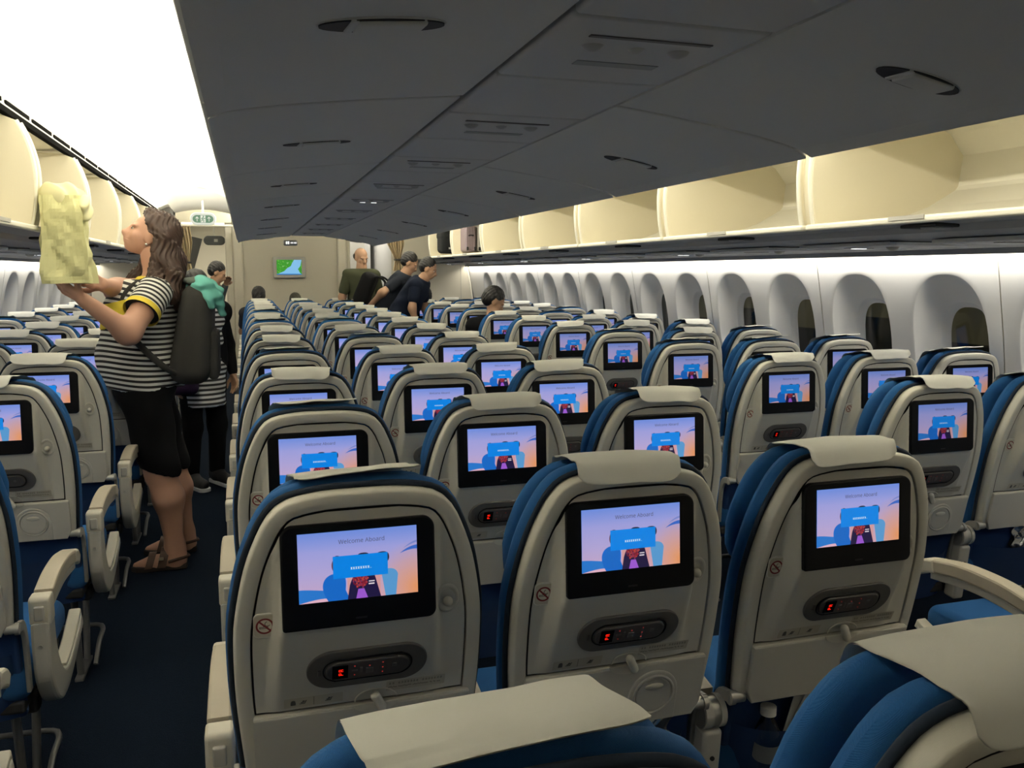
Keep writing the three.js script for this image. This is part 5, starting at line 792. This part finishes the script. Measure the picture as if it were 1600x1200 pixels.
  const curtain = (x, y0, y1, z, w, lab, flip) => { const c = thing('curtain', lab, 'curtain', [x, 0, z]); mesh('drape', grid(60, 24, (u, v) => { const y = mix(y1, y0, v), pinch = 1 - 0.62 * sstep(0.35, 0.95, v); return [flip * ((u - 0.5) * w * pinch + 0.06 * v), y, 0.03 * Math.sin(u * 40) * pinch + 0.012 * Math.sin(u * 17 + 1)]; }), std(0.42, 0.33, 0.20, 0.9), c); mesh('tie_band', new THREE.TorusGeometry(w * 0.20, 0.012, 8, 24).rotateX(Math.PI / 2).scale(1, 1, 0.6).translate(flip * 0.06, y0 + 0.03, 0), std(0.02, 0.018, 0.02, 0.8), c); mesh('tail', grid(24, 6, (u, v) => [flip * (0.06 + (u - 0.5) * w * (0.38 + 0.25 * v)), mix(y0 + 0.03, y0 - 0.12, v), 0.02 * Math.sin(u * 24)]), std(0.42, 0.33, 0.20, 0.9), c); return c; };
  curtain(-0.76, 1.55, 2.035, -11.65, 0.22, 'beige curtain gathered and tied at the left aisle opening', 1);
  curtain(1.93, 1.60, 2.035, -11.65, 0.24, 'beige curtain gathered and tied with a dark band at right aisle opening', 1);
  for (const [x0, x1, lab] of [[-0.84, -0.12, 'white curtain rail across the left aisle'], [1.34, 2.06, 'white curtain rail across the right aisle']]) { const r = thing('curtain_rail', lab, 'rail', [(x0 + x1) / 2, 2.045, -11.65]); mesh('rod', cyl(0.014, 0.014, x1 - x0, 12).rotateZ(Math.PI / 2), M.creamLip, r); for (const e of [-1, 1]) mesh('bracket', new RoundedBoxGeometry(0.02, 0.05, 0.05, 2, 0.006).translate(e * (x1 - x0) / 2, 0.0, 0), M.creamLip, r); }
  const dp = thing('partition_flap', 'dark grey slanted partition flap beyond the left aisle curtain', 'partition', [-0.72, 1.5, -12.9]); mesh('flap', extrZ([[-0.10, 0.0], [0.02, -0.05], [0.16, 0.42], [-0.10, 0.48]], 0, 0.03, 0.004), std(0.09, 0.09, 0.085, 0.7), dp); mesh('edge', box(0.012, 0.5, 0.034, -0.1, 0.24, 0.015), M.trimGrey, dp);
}
// ------------------------------------------------------------------ luggage in the right bins
{
  const b = thing('shoulder_bag', 'black soft bag lying in the far open right bin', 'bag', [2.245, 1.675, -9.62]);
  mesh('bag_body', new RoundedBoxGeometry(0.26, 0.24, 0.30, 5, 0.05).translate(0, 0.12, 0), cloth(0.014, 0.015, 0.016), b); mesh('flap', new RoundedBoxGeometry(0.27, 0.10, 0.31, 4, 0.04).translate(0, 0.20, 0), cloth(0.018, 0.019, 0.02), b); mesh('handle', tube([[-0.08, 0.24, 0.16], [-0.05, 0.29, 0.17], [0.05, 0.29, 0.17], [0.08, 0.24, 0.16]], 0.01, 20, 6), M.rubber, b); mesh('logo_patch', box(0.07, 0.02, 0.003, -0.02, 0.055, 0.151), std(0.4, 0.4, 0.4, 0.6), b);
  const suit = (x, z, col, lab) => { const s = thing('suitcase', lab, 'suitcase', [x, 1.672, z]); mesh('shell', new RoundedBoxGeometry(0.115, 0.27, 0.36, 4, 0.03).translate(0, 0.135, 0), std(...col, 0.45), s); for (let i = 0; i < 4; i++) mesh('rib', box(0.012, 0.24, 0.006, -0.038 + i * 0.025, 0.135, 0.181, 0.002), std(...col.map(v => v * 0.8), 0.45), s); mesh('handle', tube([[-0.02, 0.16, 0.18], [-0.02, 0.165, 0.20], [0.02, 0.165, 0.20], [0.02, 0.16, 0.18]], 0.006, 14, 6), M.rubber, s); for (const e of [-0.04, 0.04]) mesh('wheel', cyl(0.018, 0.018, 0.016, 14).rotateZ(Math.PI / 2).translate(e, 0.03, 0.19), M.rubber, s); return s; };
  suit(2.215, -8.75, [0.22, 0.17, 0.19], 'mauve grey upright suitcase in the open right bin'); suit(2.345, -8.75, [0.42, 0.40, 0.36], 'silver grey upright suitcase beside the mauve one in right bin');
}
// ------------------------------------------------------------------ things in the seat pockets
{
  const zrow = k => ROW0 - PITCH * k, btl = thing('water_bottle', 'water bottle with white cap in the seat pocket, right column of centre block', 'bottle', [1.022, 0.375, zrow(0) - 0.118]);
  const prof = [[0.001, 0], [0.026, 0.001], [0.029, 0.008], [0.029, 0.05], [0.027, 0.055], [0.029, 0.06], [0.029, 0.105], [0.026, 0.125], [0.016, 0.148], [0.0125, 0.155], [0.0125, 0.163]].map(p => new THREE.Vector2(...p));
  mesh('bottle_body', new THREE.LatheGeometry(prof, 28), new THREE.MeshPhysicalMaterial({ color: new THREE.Color().setRGB(0.85, 0.9, 0.92), transmission: 1, thickness: 0.05, ior: 1.33, roughness: 0.05, side: THREE.DoubleSide }), btl);
  mesh('cap', merge([cyl(0.0165, 0.0165, 0.018, 24).translate(0, 0.170, 0)]), std(0.6, 0.6, 0.57, 0.5), btl); mesh('label_band', new THREE.CylinderGeometry(0.0297, 0.0297, 0.038, 28, 1, true).translate(0, 0.083, 0), std(0.10, 0.11, 0.12, 0.5), btl);
  const foil = std(0.5, 0.5, 0.5, 0.22, { metalness: 0.9 });
  const wrap = (x, z, lab) => { const w = thing('foil_packet', lab, 'packet', [x, 0.47, z]); const g = grid(14, 10, (u, v) => [(u - 0.5) * 0.13 + 0.008 * Math.sin(v * 14), v * 0.10 + 0.008 * Math.sin(u * 17), 0.012 * (vnoise(u * 9, v * 9, x * 10) - 0.5) * 2]); const g2 = g.clone().translate(0, 0, -0.014); mesh('foil', merge([g, g2]), foil, w); mesh('packet_seam', box(0.13, 0.004, 0.012, 0, 0.098, -0.006), foil, w); };
  wrap(0.73, zrow(0) - 0.125, 'crumpled foil packet in the seat pocket, second row centre block, middle column'); wrap(2.64, zrow(1) - 0.125, 'crumpled foil packet in the seat pocket, right block middle column, third row'); wrap(-1.30, zrow(3) - 0.125, 'crumpled foil packet in the seat pocket, left block middle column');
  const leaf = (x, k, col, tilt, lab) => { const l = thing('leaflet', lab, 'leaflet', [x, 0.40, zrow(k) - 0.125]); const p = mesh('sheet', new RoundedBoxGeometry(0.115, 0.185, 0.003, 1, 0.001).translate(0, 0.09, 0), std(...col, 0.5), l); p.rotation.set(0.1, 0, tilt); const q = mesh('inner_sheet', new RoundedBoxGeometry(0.11, 0.18, 0.002, 1, 0.0008).translate(0, 0.085, -0.005), std(...col.map(v => v * 0.85), 0.5), l); q.rotation.set(0.1, 0, tilt * 0.6); };
  leaf(-0.83, 1, [0.42, 0.42, 0.42], 0.05, 'pale safety leaflet in the seat pocket, left block aisle column, third row'); leaf(-0.83, 2, [0.45, 0.45, 0.45], 0.06, 'pale safety leaflet in the seat pocket, left block aisle column, fourth row'); leaf(-0.82, 3, [0.42, 0.42, 0.42], 0.04, 'pale safety leaflet in the seat pocket, left block aisle column, fifth row');
  leaf(1.10, 0, [0.40, 0.40, 0.38], -0.35, 'grey leaflet leaning beside the water bottle in the seat pocket'); leaf(2.08, 1, [0.34, 0.34, 0.33], 0.35, 'grey leaflets fanned out in the seat pocket, right block aisle column');
}
scene.traverse(o => { if (o.isMesh) { o.castShadow = true; o.receiveShadow = true; } });
renderer.render(scene, camera);
